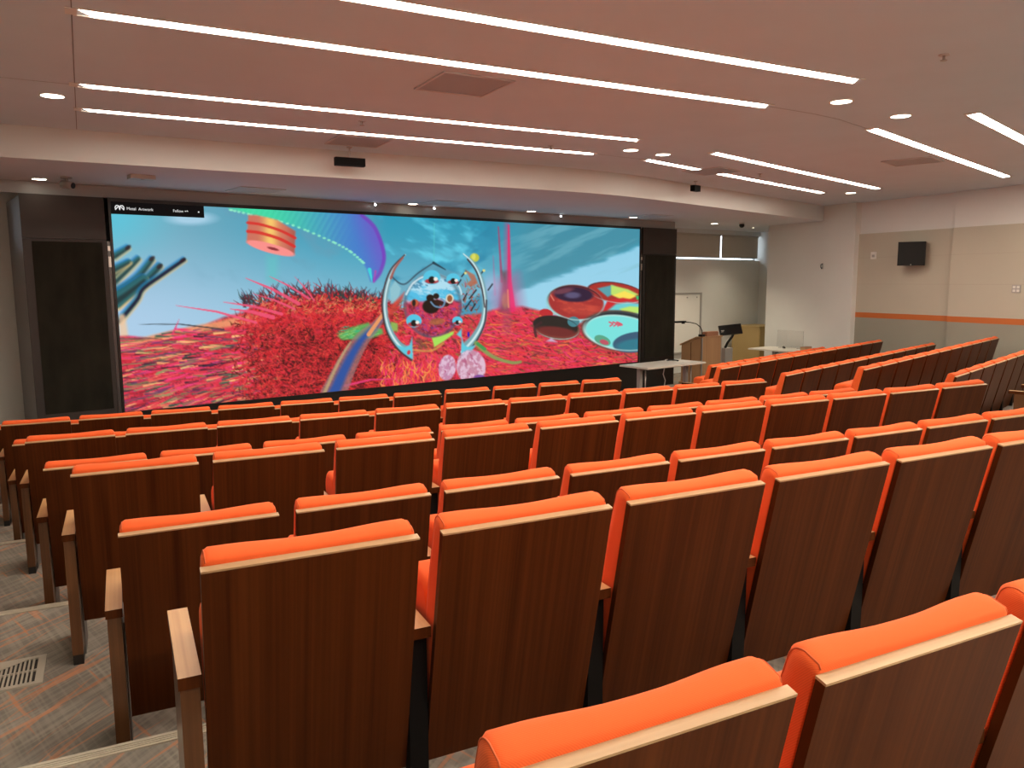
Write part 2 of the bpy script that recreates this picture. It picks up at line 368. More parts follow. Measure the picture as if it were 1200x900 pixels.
def rounded(poly, r=.02, n=3):
    out = []; m = len(poly)
    for i in range(m):
        p = Vector(poly[i]); a = (Vector(poly[i-1])-p); c = (Vector(poly[(i+1) % m])-p)
        ra = min(r, a.length*.45); rc = min(r, c.length*.45); a = p+a.normalized()*ra; c = p+c.normalized()*rc
        for k in range(n+1):
            t = k/n; q = a*(1-t)**2 + p*2*t*(1-t) + c*t*t; out.append((q.x, q.y))
    return out
def mesh_of(bm, ms, name):
    bmesh.ops.recalc_face_normals(bm, faces=bm.faces[:]); me = bpy.data.meshes.new(name); bm.to_mesh(me); bm.free(); me.materials.append(ms); return me
def bx(*a, bev=.002):
    b = BM(); box(b, *a); bevel(b, bev, 2) if bev else None; return b
SM = {}
b = board_bm(); bevel(b, .0015, 1); SM['back_board'] = mesh_of(b, M['walnut'], 'back_board')
SM['edge_band'] = mesh_of(board_bm(s0=.7062, s1=.711, t0=-.0006, t1=.0215), M['edge'], 'edge_band')
b, ring_a, ring_b = pad_bm(); SM['back_pad'] = mesh_of(b, M['fabric'], 'back_pad')
for nm_, rg in (('piping', ring_a), ('piping_b', ring_b)):
    b = BM(); tube(b, rg[2:-2], .0016, 5); SM[nm_] = mesh_of(b, M['piping'], 'piping')
SM['seat_cushion'] = mesh_of(loft_x(rounded([(.150, .600), (.172, .695), (.315, .700), (.345, .640), (.325, .460), (.300, .300), (.245, .290), (.205, .400)], .045), .012, .488), M['fabric'], 'seat_cushion')
SM['armrest'] = mesh_of(bx(-.056, -.005, .085, .505, .567, .597), M['armwood_lit'], 'armrest')
SM['armrest'].materials.append(M['walnut'])
for pg in SM['armrest'].polygons: pg.material_index = 0 if pg.normal.z > .5 else 1  # pale top, dark sides: partly the fall of light put into the wood colour
SM['end_panel'] = mesh_of(bx(-.052, -.009, .098, .455, .046, .567, bev=.004), M['walnut_post'], 'end_panel')
SM['plinth'] = mesh_of(bx(-.051, -.010, .100, .453, .0, .0465), M['rubber'], 'plinth')
SM['support'] = mesh_of(bx(-.056, -.004, .125, .44, .165, .567), M['black'], 'support')
SM['foot'] = mesh_of(bx(-.046, -.014, .14, .50, 0, .1655), M['footgrey'], 'foot')
SM['bracket'] = mesh_of(bx(-.0085, -.004, .20, .40, 0, .50, bev=0), M['bracketgrey'], 'bracket')
def part(name, parent, dx=0):
    o = bpy.data.objects.new(name.replace('_b', '') if name == 'piping_b' else name, SM[name]); C.objects.link(o); o.parent = parent; o.location.x = dx; return o
def make_seat(kind):
    t = bpy.data.objects.new('theatre_seat', None); C.objects.link(t); t.empty_display_size = .1
    bb = part('back_board', t); part('edge_band', bb)
    bp_ = part('back_pad', t); part('piping', bp_); part('piping_b', bp_); part('seat_cushion', t); part('armrest', t)
    if kind == 'first':
        ep = part('end_panel', t); part('plinth', ep); part('bracket', ep)
    else:
        sp = part('support', t); part('foot', sp)
    if kind == 'last':
        part('armrest', t, .561); ep = part('end_panel', t, .561); part('plinth', ep)
    return t
def copy_tree(o, parent=None):
    c = o.copy(); C.objects.link(c); c.parent = parent
    for ch in list(o.children): copy_tree(ch, c)
    return c
protos = {}
def seat(kind, loc, rz, label, group):
    if kind not in protos: o = protos[kind] = make_seat(kind)
    else: o = copy_tree(protos[kind])
    o.location = loc; o.rotation_euler = (0, 0, rz); tag(o, label, 'seat', group); return o
ORD = ['first', 'second', 'third', 'fourth', 'fifth', 'sixth', 'seventh', 'eighth', 'ninth', 'tenth', 'eleventh']
#           name       u0      v     floor  n   last
left_rows = [('front',  -1.112, 8.478, 0.00, 8, True), ('second', -.934, 7.518, .18, 11, True), ('third', -.756, 6.555, .18, 11, True),
             ('fourth', -.578, 5.593, .36, 11, True), ('fifth', -.414, 4.69, .366, 11, True), ('sixth', -.229, 3.677, .54, 11, True),
             ('seventh', -.051, 2.716, .54, 9, False), ('eighth', .12, 1.753, .72, 7, False), ('rearmost', .380, .805, .72, 3, False)]
for nm, u0, v, z, n, last in left_rows:
    for k in range(n):
        kind = 'first' if k == 0 else ('last' if (k == n-1 and last) else 'middle')
        pos = 'left aisle seat' if k == 0 else ORD[k] + ' seat from the left aisle'
        seat(kind, (u0+.56*k, v, z), 0, 'orange walnut seat, %s, %s row, left block' % (pos, nm), 'theatre seats in the %s row of the left block' % nm)
def rpos(al, pe): p = ER*al + NR*pe; return p.x, p.y
right_rows = [('front', (8.10, 9.35), 0.0, 8, True), ('second', (6.98, 7.87), .18, 11, True), ('third', (7.16, 6.93), .18, 11, True),
              ('fourth', (7.17, 5.83), .36, 11, True), ('fifth', (7.45, 4.98), .36, 9, True), ('sixth', rpos(8.76, 1.14), .54, 3, False)]
for nm, (x, y), z, n, last in right_rows:
    for k in range(n):
        kind = 'first' if k == 0 else ('last' if (k == n-1 and last) else 'middle')
        pos = 'centre aisle seat' if k == 0 else ORD[k] + ' seat from the centre aisle'
        p = Vector((x, y, z)) + ER*.56*k
        seat(kind, p, PH, 'orange walnut seat, %s, %s row, right block' % (pos, nm), 'theatre seats in the %s row of the right block' % nm)

# ------------------------------------------------------------------ picture on the video wall, painted as numbers in code
def hexc(r, g, b): return np.array([r, g, b], float)/255
X0c, Y0c, KS = 124, 228, 2
WW, HH = 632*KS, 262*KS
gy, gx = np.mgrid[0:HH, 0:WW]; PX = gx/KS + X0c; PY = gy/KS + Y0c
rng = np.random.RandomState(5)
def vnoise(sx, sy, ang=0.0, seed=0):
    r = np.random.RandomState(seed); T = r.rand(256, 256)
    ca, sa = math.cos(ang), math.sin(ang); u = (PX*ca+PY*sa)/sx + 1000; v = (-PX*sa+PY*ca)/sy + 1000
    iu = np.floor(u).astype(int); iv = np.floor(v).astype(int); fu = u-iu; fv = v-iv; fu = fu*fu*(3-2*fu); fv = fv*fv*(3-2*fv)
    g = lambda a, b_: T[a % 256, b_ % 256]
    return (g(iu, iv)*(1-fu)+g(iu+1, iv)*fu)*(1-fv) + (g(iu, iv+1)*(1-fu)+g(iu+1, iv+1)*fu)*fv
def fbm(sx, sy, ang=0, seed=0, o=4):
    s = 0; a = 1; t = 0
    for i in range(o): s = s + a*vnoise(sx/2**i, sy/2**i, ang, seed+i); t += a; a *= .55
    return s/t
def ss(x, a, b_): t = np.clip((x-a)/(b_-a+1e-9), 0, 1); return t*t*(3-2*t)
IMG = np.zeros((HH, WW, 3))
def lay(mask, col, op=1.0):
    global IMG
    m = (mask*op)[..., None]; IMG = IMG*(1-m) + (col if getattr(col, 'ndim', 1) == 3 else np.asarray(col))*m
def poly(pts, soft=.7):
    """anti-aliased polygon mask from signed distance"""
    n = len(pts); inside = np.zeros(PX.shape, bool); dist = np.full(PX.shape, 1e9)
    for i in range(n):
        x1, y1 = pts[i]; x2, y2 = pts[(i+1) % n]
        if y1 != y2:
            c = ((PY >= y1) != (PY >= y2)) & (PX < (x2-x1)*(PY-y1)/(y2-y1)+x1); inside ^= c
        dx, dy = x2-x1, y2-y1; t = np.clip(((PX-x1)*dx+(PY-y1)*dy)/(dx*dx+dy*dy+1e-9), 0, 1)
        dist = np.minimum(dist, np.hypot(PX-x1-t*dx, PY-y1-t*dy))
    return np.clip(.5 + np.where(inside, dist, -dist)/soft*.5, 0, 1)
def line(pts, w0, w1=None, soft=.8):
    w1 = w0 if w1 is None else w1; m = np.zeros(PX.shape); n = len(pts)-1
    for i in range(n):
        (x1, y1), (x2, y2) = pts[i], pts[i+1]; dx, dy = x2-x1, y2-y1
        t = np.clip(((PX-x1)*dx+(PY-y1)*dy)/(dx*dx+dy*dy+1e-9), 0, 1); d = np.hypot(PX-x1-t*dx, PY-y1-t*dy)
        w_ = w0 + (w1-w0)*(i+t)/n; m = np.maximum(m, np.clip((w_-d)/soft+.5, 0, 1))
    return m
def ell(cx, cy, rx, ry, rot=0, soft=.08):
    c, s = math.cos(rot), math.sin(rot); a = (PX-cx)*c+(PY-cy)*s; b_ = -(PX-cx)*s+(PY-cy)*c
    return np.clip((1-np.hypot(a/rx, b_/ry))/soft+.5, 0, 1)
def curve(pts, n=8):
    """Catmull-Rom through pts"""
    P = [pts[0]] + list(pts) + [pts[-1]]; out = []
    for i in range(1, len(P)-2):
        for k in range(n):
            t = k/n; q = []
            for a in (0, 1):
                p_0, p_1, p_2, p_3 = (P[i+j][a] for j in (-1, 0, 1, 2))
                q.append(.5*(2*p_1+(p_2-p_0)*t+(2*p_0-5*p_1+4*p_2-p_3)*t*t+(3*p_1-p_0-3*p_2+p_3)*t**3))
            out.append(tuple(q))
    return out + [pts[-1]]
def stroke(x1, y1, x2, y2, bend, w_, col, op=1.0):
    xm, ym = (x1+x2)/2 - (y2-y1)*bend, (y1+y2)/2 + (x2-x1)*bend
    xa, xb = min(x1, x2, xm)-3, max(x1, x2, xm)+3; ya, yb = min(y1, y2, ym)-3, max(y1, y2, ym)+3
    i0, i1 = max(0, int((ya-Y0c)*KS)), min(HH, int((yb-Y0c)*KS)+1); j0, j1 = max(0, int((xa-X0c)*KS)), min(WW, int((xb-X0c)*KS)+1)
    if i1 <= i0 or j1 <= j0: return
    X_, Y_ = PX[i0:i1, j0:j1], PY[i0:i1, j0:j1]; m = np.zeros(X_.shape)
    for (a, b_, c, d_, wa, wb) in ((x1, y1, xm, ym, w_, w_*.8), (xm, ym, x2, y2, w_*.8, w_*.2)):
        dx, dy = c-a, d_-b_; t = np.clip(((X_-a)*dx+(Y_-b_)*dy)/(dx*dx+dy*dy+1e-9), 0, 1); d = np.hypot(X_-a-t*dx, Y_-b_-t*dy)
        m = np.maximum(m, np.clip((wa+(wb-wa)*t-d)/.6+.5, 0, 1))
    m = (m*op)[..., None]; IMG[i0:i1, j0:j1] = IMG[i0:i1, j0:j1]*(1-m) + np.asarray(col)*m
# sky
sx = ss(PX, 130, 480)[..., None]; sy_ = ss(PY, 245, 385)[..., None]
top = hexc(122, 172, 192)*(1-sx) + hexc(45, 150, 180)*sx; low = hexc(172, 205, 232)*(1-sx) + hexc(135, 190, 212)*sx
IMG[:] = top*(1-sy_) + low*sy_
lay(ss(PX, 230, 130)*ss(PY, 330, 250), hexc(88, 200, 222), .8)
lay(ss(fbm(60, 34, .5, 3), .42, .62)*ss(PX, 215, 260)*ss(PX, 460, 420)*ss(PY, 350, 300), hexc(105, 155, 180), .55)
lay(ss(fbm(46, 20, .4, 11), .5, .7)*ss(PX, 440, 460)*ss(PX, 590, 540)*ss(PY, 345, 300), hexc(105, 215, 238), .85)
lay(ss(fbm(46, 26, -.4, 17), .52, .68)*ss(PX, 440, 470)*ss(PX, 620, 560), hexc(38, 125, 160), .6)
edge_y = 345 - (PX-600)*.36 + 6*(fbm(30, 10, 0, 23)-.5)*2
lay(ss(PX, 560, 640)*ss(PY, edge_y+4, edge_y-8), hexc(72, 142, 162), .85)
lay(ss(PX, 585, 625)*ss(PY, edge_y-3, edge_y+3), hexc(160, 216, 240), .85)
lay(ss(fbm(60, 9, -.38, 29), .5, .72)*ss(PX, 560, 640), hexc(130, 190, 205), .45)
lay(ell(224, 256, 26, 7, 0, .8), hexc(190, 222, 245), .7)
# ribbon of green scales turning blue and purple
rb = poly([(268, 244), (300, 253), (340, 263), (380, 279), (408, 293), (424, 305), (430, 316), (434, 330), (437, 330)] + curve([(447, 314), (451, 300), (446, 281), (436, 264), (424, 252), (410, 240)]), 1.5)
g = ss(PX, 300, 425)[..., None]; rc = hexc(62, 222, 160)*(1-g)+hexc(70, 125, 205)*g
g2 = ss(PX - .35*(PY-250), 400, 440)[..., None]; rc = rc*(1-g2)+hexc(112, 88, 200)*g2
sc_ = (.5+.5*np.sin(PX*.9+PY*.5))*ss(PX, 420, 380); rc = rc*(1-.16*sc_[..., None]) + .16*sc_[..., None]*hexc(120, 240, 210)
lay(rb, rc, .92)
for i in range(34):
    t = i/33; q = curve([(270, 246), (300, 253), (340, 263), (380, 279), (408, 293), (426, 308)], 12); a = q[int(t*(len(q)-1))]
    lay(ell(a[0], a[1], 2.0, 1.3, 0, .5), hexc(150, 245, 200), .8)
lay(line(curve([(424, 252), (440, 268), (450, 298), (446, 318), (438, 329)]), 2.2, 2.2, 2), hexc(120, 60, 185), .8)
lay(line([(433, 316), (436, 330)], 2.2, .5), hexc(60, 220, 220), .9); lay(line([(440, 318), (438, 331)], 1.5, .5), hexc(190, 70, 170), .7)
# copper drum
lay(poly([(291, 252), (300, 252), (325, 258), (346, 271), (345, 298), (289, 284)], 1.2), hexc(205, 115, 95))
lay(poly([(291, 252), (300, 252), (325, 258), (346, 271), (345, 298), (289, 284)], 1.2)*np.exp(-((PX-317)/9)**2), hexc(250, 205, 110), .95)
lay(poly([(291, 252), (300, 252), (325, 258), (346, 271), (345, 298), (289, 284)], 1.2)*ss(PX, 332, 346), hexc(150, 80, 75), .6)
lay(line(curve([(290, 261), (305, 263), (328, 270), (346, 279)]), 1.6), hexc(215, 50, 45), .9)
lay(line(curve([(290, 271), (305, 273), (328, 280), (345, 289)]), 1.8), hexc(215, 50, 45), .9)
lay(ell(317, 291, 29, 5.5, .27, .15), hexc(250, 145, 140)); lay(ell(320, 291.5, 7, 1.6, .25, .4), hexc(140, 50, 55))
lay(poly([(312, 299), (326, 300), (325, 332), (313, 330)], 4), hexc(95, 200, 195), .5)
# dark blurred branches at far left
for pts, wd in (([(134, 300), (150, 290)], 4), ([(134, 330), (152, 313), (162, 303)], 4.5), ([(133, 322), (152, 306)], 3), ([(134, 344), (160, 326), (178, 304)], 5), ([(133, 358), (165, 334), (187, 312)], 6.0), ([(136, 352), (150, 342), (168, 328)], 10), ([(140, 376), (160, 352), (168, 338), (190, 322), (216, 304)], 3.2), ([(133, 316), (150, 307)], 4)):
    c = curve(pts, 6)
    lay(line([(x+1.8, y+1.8) for x, y in c], wd, wd*.6, 2.5), hexc(225, 185, 120), .6)
    lay(line([(x-1.8, y-1.6) for x, y in c], wd, wd*.6, 2.5), hexc(20, 115, 190), .6)
    lay(line(c, wd*.95, wd*.6, 2.5), hexc(40, 98, 98), .85); lay(line([(x+.6, y+1.2) for x, y in c], wd*.35, wd*.2, 3), hexc(28, 40, 42), .7)
lay(line(curve([(140, 376), (160, 352), (168, 338), (190, 322), (216, 304)]), 1.6, 1.6, 1.5), hexc(25, 22, 52), .85)
for (x, y) in ((150, 290), (178, 303), (187, 312), (214, 305)): lay(ell(x, y, 4, 2.4, -.6, .6), hexc(50, 25, 30), .7)
lay(line([(143, 372), (145, 392)], 4, 5, 4), hexc(240, 200, 160), .8)
# red grass terrain
ter = [(124, 395), (150, 394), (172, 396), (205, 387), (240, 381), (262, 372), (285, 366), (300, 357), (322, 351), (345, 346), (372, 344), (398, 342), (425, 346), (448, 350), (470, 362), (520, 372), (560, 368), (585, 361), (612, 359), (640, 366), (662, 377), (700, 382), (760, 384), (760, 500), (124, 500)]
tm = poly(ter, 2)
base = fbm(14, 5, .1, 41)[..., None]; fine = fbm(3.2, 2.4, .5, 47)[..., None]
tcol = hexc(196, 44, 52)*(1-base)+hexc(235, 72, 92)*base
tcol = tcol*(1-.42*ss(fine[..., 0], .5, .72)[..., None]) 
lay(tm, tcol)
lay(tm*ss(PX, 300, 420)*ss(PX, 470, 430)*ss(PY, 360, 400), hexc(120, 18, 26), .55)
lay(tm*ss(PX, 290, 240), hexc(226, 62, 96), .35)
# highlights along the ridge at left
lay(line([(140, 407), (180, 396), (240, 384), (300, 372)], 3, 5, 4)*ss(PX, 330, 280), hexc(245, 185, 120), .7)
pal_l = [(250, 60, 130), (40, 30, 45), (255, 205, 130), (60, 95, 80), (228, 52, 72), (240, 100, 90), (120, 120, 80), (70, 45, 60), (250, 170, 110), (205, 40, 60), (110, 60, 100), (150, 150, 100), (240, 70, 130), (200, 36, 50), (236, 60, 96)]
def on(x, y):
    i = int((y-Y0c)*KS); j = int((x-X0c)*KS); return 0 <= i < HH and 0 <= j < WW and tm[i, j] > .5
for _ in range(900):
    x = rng.uniform(128, 330); y = rng.uniform(385, 490)
    if not on(x, y): continue
    L_ = rng.uniform(10, 46)*(1.1-(x-128)/280); a = -.06 - .0035*(y-395)*rng.uniform(.3, 1.3) + rng.normal(0, .07)
    stroke(x-L_/2, y-math.tan(a)*L_/2, x+L_/2, y+math.tan(a)*L_/2, rng.normal(0, .05), rng.uniform(.5, 1.5), hexc(*pal_l[rng.randint(len(pal_l))]), rng.uniform(.5, .9))
pal_m = [(215, 40, 44), (190, 28, 38), (90, 22, 20), (225, 60, 55), (150, 25, 34), (210, 35, 60), (60, 26, 18), (235, 80, 60)]
for _ in range(3600):
    x = rng.uniform(270, 470); y = rng.uniform(345, 480)
    if not on(x, y) or (x < 300 and rng.rand() < .6): continue
    a = rng.normal(-.4, .9); L_ = rng.uniform(4, 13)
    dark = rng.rand() < .25*ss(x, 300, 430)*ss(y, 370, 420)
    col = (58, 20, 16) if dark else pal_m[rng.randint(len(pal_m))]
    stroke(x, y, x+L_*math.cos(a), y+L_*math.sin(a), rng.normal(0, .25), rng.uniform(.35, .8), hexc(*col), rng.uniform(.55, .95))
pal_r = [(235, 60, 90), (240, 90, 70), (225, 45, 60), (245, 130, 70), (120, 60, 60), (240, 60, 120), (200, 40, 70), (150, 110, 60), (236, 50, 80), (225, 48, 90)]
for _ in range(1500):          # deep gaps between the blades, lower middle
    x = rng.uniform(290, 440); y = rng.uniform(385, 482)
    if not on(x, y): continue
    a = rng.normal(.1, .8); L_ = rng.uniform(2, 6)
    stroke(x, y, x+L_*math.cos(a), y+L_*math.sin(a), 0, rng.uniform(.6, 1.5), hexc(*[(70, 14, 20), (52, 22, 18), (96, 18, 28)][rng.randint(3)]), rng.uniform(.3, .75))
for _ in range(1500):
    x = rng.uniform(285, 450); y = rng.uniform(362, 482)
    if not on(x, y): continue
    a = rng.normal(-.3, .9); L_ = rng.uniform(5, 15)
    stroke(x, y, x+L_*math.cos(a), y+L_*math.sin(a), rng.normal(0, .25), .4, hexc(*[(222, 44, 50), (205, 34, 46), (236, 70, 66)][rng.randint(3)]), .75)
for _ in range(2600):
    x = rng.uniform(455, 752); y = rng.uniform(362, 462)
    if not on(x, y): continue
    if x > 560: a = rng.normal(.12, .16); L_ = rng.uniform(6, 22)
    else: a = rng.normal(.3 if y < 415 else 1.3, .5); L_ = rng.uniform(5, 14)
    stroke(x, y, x+L_*math.cos(a), y+L_*math.sin(a), rng.normal(0, .15), rng.uniform(.4, 1.0), hexc(*pal_r[rng.randint(len(pal_r))]), rng.uniform(.5, .9))
for _ in range(260):          # fiery tufts at bottom centre
    x = rng.uniform(445, 520); y = rng.uniform(430, 462); a = rng.normal(-1.5, .4); L_ = rng.uniform(6, 16)
    stroke(x, y, x+L_*math.cos(a), y+L_*math.sin(a), rng.normal(0, .2), .7, hexc(*[(245, 110, 60), (240, 50, 110), (250, 160, 80), (225, 40, 70)][rng.randint(4)]), .8)
# spiky skyline of grass
for _ in range(230):
    x = rng.uniform(285, 452); yb = 352 - 9*math.sin((x-290)/160*3.1) + rng.uniform(-2, 8); a = -1.57 + rng.normal((x-395)/190, .5); L_ = rng.uniform(6, 17)
    stroke(x, yb, x+L_*math.cos(a), yb+L_*math.sin(a), rng.normal(0, .2), .8, hexc(*[(45, 70, 62), (60, 40, 48), (110, 30, 40), (200, 40, 50), (50, 60, 80)][rng.randint(5)]), .85)
for _ in range(160):
    x = rng.uniform(300, 450); y = rng.uniform(350, 368); a = rng.normal(-.8, .6); stroke(x, y, x+6*math.cos(a), y+6*math.sin(a), 0, .5, hexc(240, 185, 110), .5)
for (x1, y1, x2, y2, w_) in ((350, 356, 288, 326, 2.0), (362, 350, 316, 324, 1.4), (368, 352, 345, 324, 1.0), (330, 368, 262, 354, 1.8), (300, 378, 206, 358, 1.5), (320, 372, 270, 362, 2.4), (345, 362, 296, 344, 1.3)):
    stroke(x1, y1, x2, y2, .03, w_, hexc(240, 85, 120), .9)
stroke(262, 386, 160, 380, .03, 1.0, hexc(50, 55, 60), .8); stroke(202, 392, 210, 374, 0, 1.2, hexc(230, 60, 110), .8)
stroke(404, 452, 466, 444, -.05, 1.3, hexc(235, 60, 120), .9)
# faint green leaf and the blue ribbon path
lay(poly([(396, 394), (405, 387), (420, 381), (432, 378), (436, 384), (448, 385), (449, 391), (436, 396), (418, 398), (400, 398)], 1.5), hexc(92, 182, 92), .9)
for _ in range(60):
    x = rng.uniform(398, 445); y = rng.uniform(382, 397); stroke(x, y, x-6, y+2, 0, .6, hexc(*[(150, 210, 120), (60, 150, 80), (50, 190, 140)][rng.randint(3)]), .7)
rib = curve([(452, 366), (440, 382), (424, 398), (408, 424), (390, 463)])
lay(line(rib, 2.6, 15, 1.5), hexc(150, 122, 122), .7); lay(line(rib, .8, 6.5, 5), hexc(42, 82, 160), .95)
lay(line([(452, 364), (432, 392)], 2.0, 2.4, 1), hexc(250, 160, 95), .9)
lay(line([(x-11, y) for x, y in rib[-16:]], 1, 2, 1.5), hexc(200, 190, 130), .6)
# magenta light shaft
lay(poly([(593, 262), (595, 262), (598, 335), (606, 362), (586, 362), (592, 335)], 4), hexc(225, 60, 120), .6)
lay(line([(584, 266), (588, 330)], .8, 1.6), hexc(180, 60, 100), .7); lay(line([(596, 264), (597, 330), (600, 362)], .9, 4, 1.5), hexc(238, 40, 100), .85)
lay(line([(578, 300), (580, 345)], .5, 1.5, 1.5), hexc(200, 80, 130), .4); lay(poly([(588, 318), (594, 318), (597, 366), (585, 366)], 3), hexc(95, 75, 80), .8)
lay(ell(592, 352, 4, 9, 0, .6), hexc(150, 160, 80), .7); lay(line([(595, 340), (596, 360)], 1), hexc(240, 200, 100), .7)
lay(ell(594, 378, 6, 14, 0, .9), hexc(170, 80, 100), .5)
# violet haze to the left of the rising shaft
lay(ell(577, 340, 12, 18, 0, .9), hexc(185, 190, 225), .55)
# glassy pods at right
lay(ell(722, 343, 34, 12, .15), hexc(170, 52, 45)); lay(poly([(700, 338), (718, 334), (728, 340), (712, 348)], 1), hexc(90, 160, 170))
lay(poly([(716, 334), (736, 339), (748, 345), (730, 352), (716, 345)], 1), hexc(190, 225, 110)); lay(poly([(718, 346), (732, 341), (746, 347), (735, 352)], 1), hexc(250, 225, 90))
lay(poly([(712, 352), (730, 349), (752, 353), (752, 366), (705, 366)], 1), hexc(205, 45, 50)); lay(poly([(712, 364), (722, 356), (735, 354), (752, 356), (752, 372), (706, 372)], 1.5), hexc(110, 205, 210))
lay(poly([(726, 362), (738, 359), (752, 360), (752, 367), (732, 367)], 1), hexc(190, 230, 110)); lay(poly([(745, 347), (752, 346), (752, 352), (746, 351)], 1), hexc(60, 190, 110))
lay(ell(674, 355, 34, 21, .12), hexc(150, 205, 205)); lay(ell(675, 354, 32.5, 20, .12), hexc(165, 52, 50)); lay(ell(676, 358, 27, 12, .12, .5)*ss(fbm(10, 5, .1, 61), .4, .6), hexc(205, 75, 60), .7)
lay(ell(672, 345, 23, 9, .06, .2), hexc(52, 34, 58)); lay(ell(671, 346, 9, 3.6, 0, .6), hexc(92, 84, 118)); lay(line(curve([(649, 352), (645, 344), (650, 340)]), .8), hexc(230, 130, 110), .8)
lay(ell(640, 367, 8, 5, .2), hexc(190, 45, 50))
lay(ell(652, 384, 28, 14, .16), hexc(120, 70, 58)); lay(ell(651, 382, 26.5, 11.5, .16), hexc(46, 40, 36)); lay(ell(652, 389, 24, 6, .12, .4), hexc(130, 48, 46), .8); lay(ell(672, 377, 7, 6, 0), hexc(70, 130, 140))
lay(line(curve([(628, 394), (627, 384), (634, 378)]), 1.6), hexc(70, 40, 45), .8); lay(poly([(640, 400), (646, 396), (653, 401)], 1), hexc(205, 170, 200))
lay(ell(728, 388, 48, 24, .12), hexc(110, 66, 60)); lay(ell(729, 387, 45, 22, .12), hexc(60, 74, 74)); lay(ell(728, 390, 45, 20.5, .14), hexc(190, 235, 228)); lay(ell(729, 390, 43, 19, .14), hexc(124, 226, 222))
lay(ell(745, 401, 27, 12, -.12), hexc(62, 92, 118)); lay(ell(746, 404, 24, 7, -.1, .4), hexc(50, 130, 145), .8); lay(ell(706, 399, 10, 5.5, .4), hexc(90, 165, 135)); lay(ell(708, 401, 5.5, 2.8, .3), hexc(190, 85, 100))
for dx in (0, 4.5, 9): lay(line(curve([(714+dx, 377.5), (718+dx, 379.5), (715+dx, 382)], 4), .9), hexc(225, 80, 100), .9)
lay(ell(726, 380, 4, 2, .2), hexc(225, 80, 100), .8)
for cx_, cy_, rx_, ry_, rot_ in ((674, 355, 33.5, 20.5, .12), (652, 384, 27.5, 13.5, .16), (729, 389, 45, 22, .13), (722, 343, 34, 12, .15)):
    rr_ = ell(cx_, cy_, rx_, ry_, rot_, .05) - ell(cx_, cy_, rx_*.95, ry_*.93, rot_, .05)
    lay(np.clip(rr_, 0, 1)*ss(PY, cy_+ry_*.2, cy_-ry_), hexc(40, 34, 44), .85); lay(np.clip(rr_, 0, 1)*ss(PY, cy_, cy_+ry_), hexc(190, 220, 215), .7)
lay(ell(680, 362, 22, 7, .15, .6), hexc(215, 90, 70), .35); lay(ell(660, 341, 12, 3, -.2, .6), hexc(150, 80, 90), .6)
lay(poly([(586, 330), (606, 322), (612, 362), (580, 364)], 9), hexc(232, 70, 130), .45)
# small yellow ball
lay(ell(556, 302, 5.5, 5, 0, .25), hexc(190, 196, 70)); lay(ell(555, 301, 2.4, 4, 0, .6), hexc(225, 222, 110), .8)
# chrome creature: ball, small eyes and two horned arcs
lay(poly(curve([(508, 307), (486, 322), (474, 332), (463, 329), (458, 340), (470, 352), (545, 352), (556, 338), (560, 326), (548, 332), (538, 322), (520, 314)], 4), 1.2), hexc(110, 165, 185), .55)
lay(line([(509, 262), (508.5, 306)], .5), hexc(90, 205, 205), .7)
lay(line(curve([(508, 308), (490, 320), (474, 333), (462, 327), (457, 318)]), .9), hexc(50, 70, 85), .8); lay(line([(508, 308), (522, 316)], 1.6, .6), hexc(30, 50, 62), .8)
ballm = ell(507, 358, 34, 38, 0, .06)
rr = np.hypot((PX-507)/34, (PY-358)/38)
bt = ss(PY + 5*(fbm(9, 6, 0, 71)-.5)*2, 350, 356)[..., None]
bc = (hexc(84, 190, 228)*(1-ss(fbm(16, 7, .2, 77), .45, .65)[..., None]) + hexc(175, 222, 240)*ss(fbm(16, 7, .2, 77), .45, .65)[..., None])*(1-bt) + (hexc(190, 52, 70)*(1-.4*ss(fbm(5, 4, .4, 81), .45, .7)[..., None]) + .12*hexc(120, 60, 150))*bt
lay(ballm, np.clip(bc, 0, 1)); lay(ballm*ss(rr, .84, .99), hexc(70, 92, 105), .65); lay(ballm*ss(fbm(7, 4, .6, 171), .56, .7)*ss(PY, 356, 330), hexc(38, 110, 150), .7)
lay(line(curve([(476, 345), (484, 332), (497, 324), (512, 321)]), 1.2, .8), hexc(225, 242, 246), .8); lay(line(curve([(541, 345), (538, 336), (530, 328)]), 1.0), hexc(225, 242, 246), .7)
for _ in range(90):
    x = rng.uniform(455, 475); y = rng.uniform(352, 398); stroke(x, y, x+rng.uniform(-4, 4), y+rng.uniform(-3, 3), .2, .5, hexc(*[(215, 130, 60), (120, 50, 30), (180, 60, 50), (120, 130, 60)][rng.randint(4)]), .7)
for _ in range(110):
    x = rng.uniform(541, 562); y = rng.uniform(330, 392); stroke(x, y, x+rng.uniform(-4, 5), y+rng.uniform(-6, 3), .1, .5, hexc(*[(190, 90, 60), (110, 50, 40), (205, 60, 60), (150, 110, 60)][rng.randint(4)]), .75)
for _ in range(260):
    x = rng.uniform(478, 538); y = rng.uniform(358, 394)
    if math.hypot((x-507)/33, (y-358)/37) < .95: stroke(x, y, x+rng.uniform(-6, 6), y+rng.uniform(-3, 3), .2, .5, hexc(*[(225, 70, 80), (130, 30, 50), (110, 70, 150), (240, 120, 80), (210, 60, 130)][rng.randint(5)]), .7)
lay(ell(512, 377, 9, 4, -.1, .5), hexc(165, 110, 60), .7)
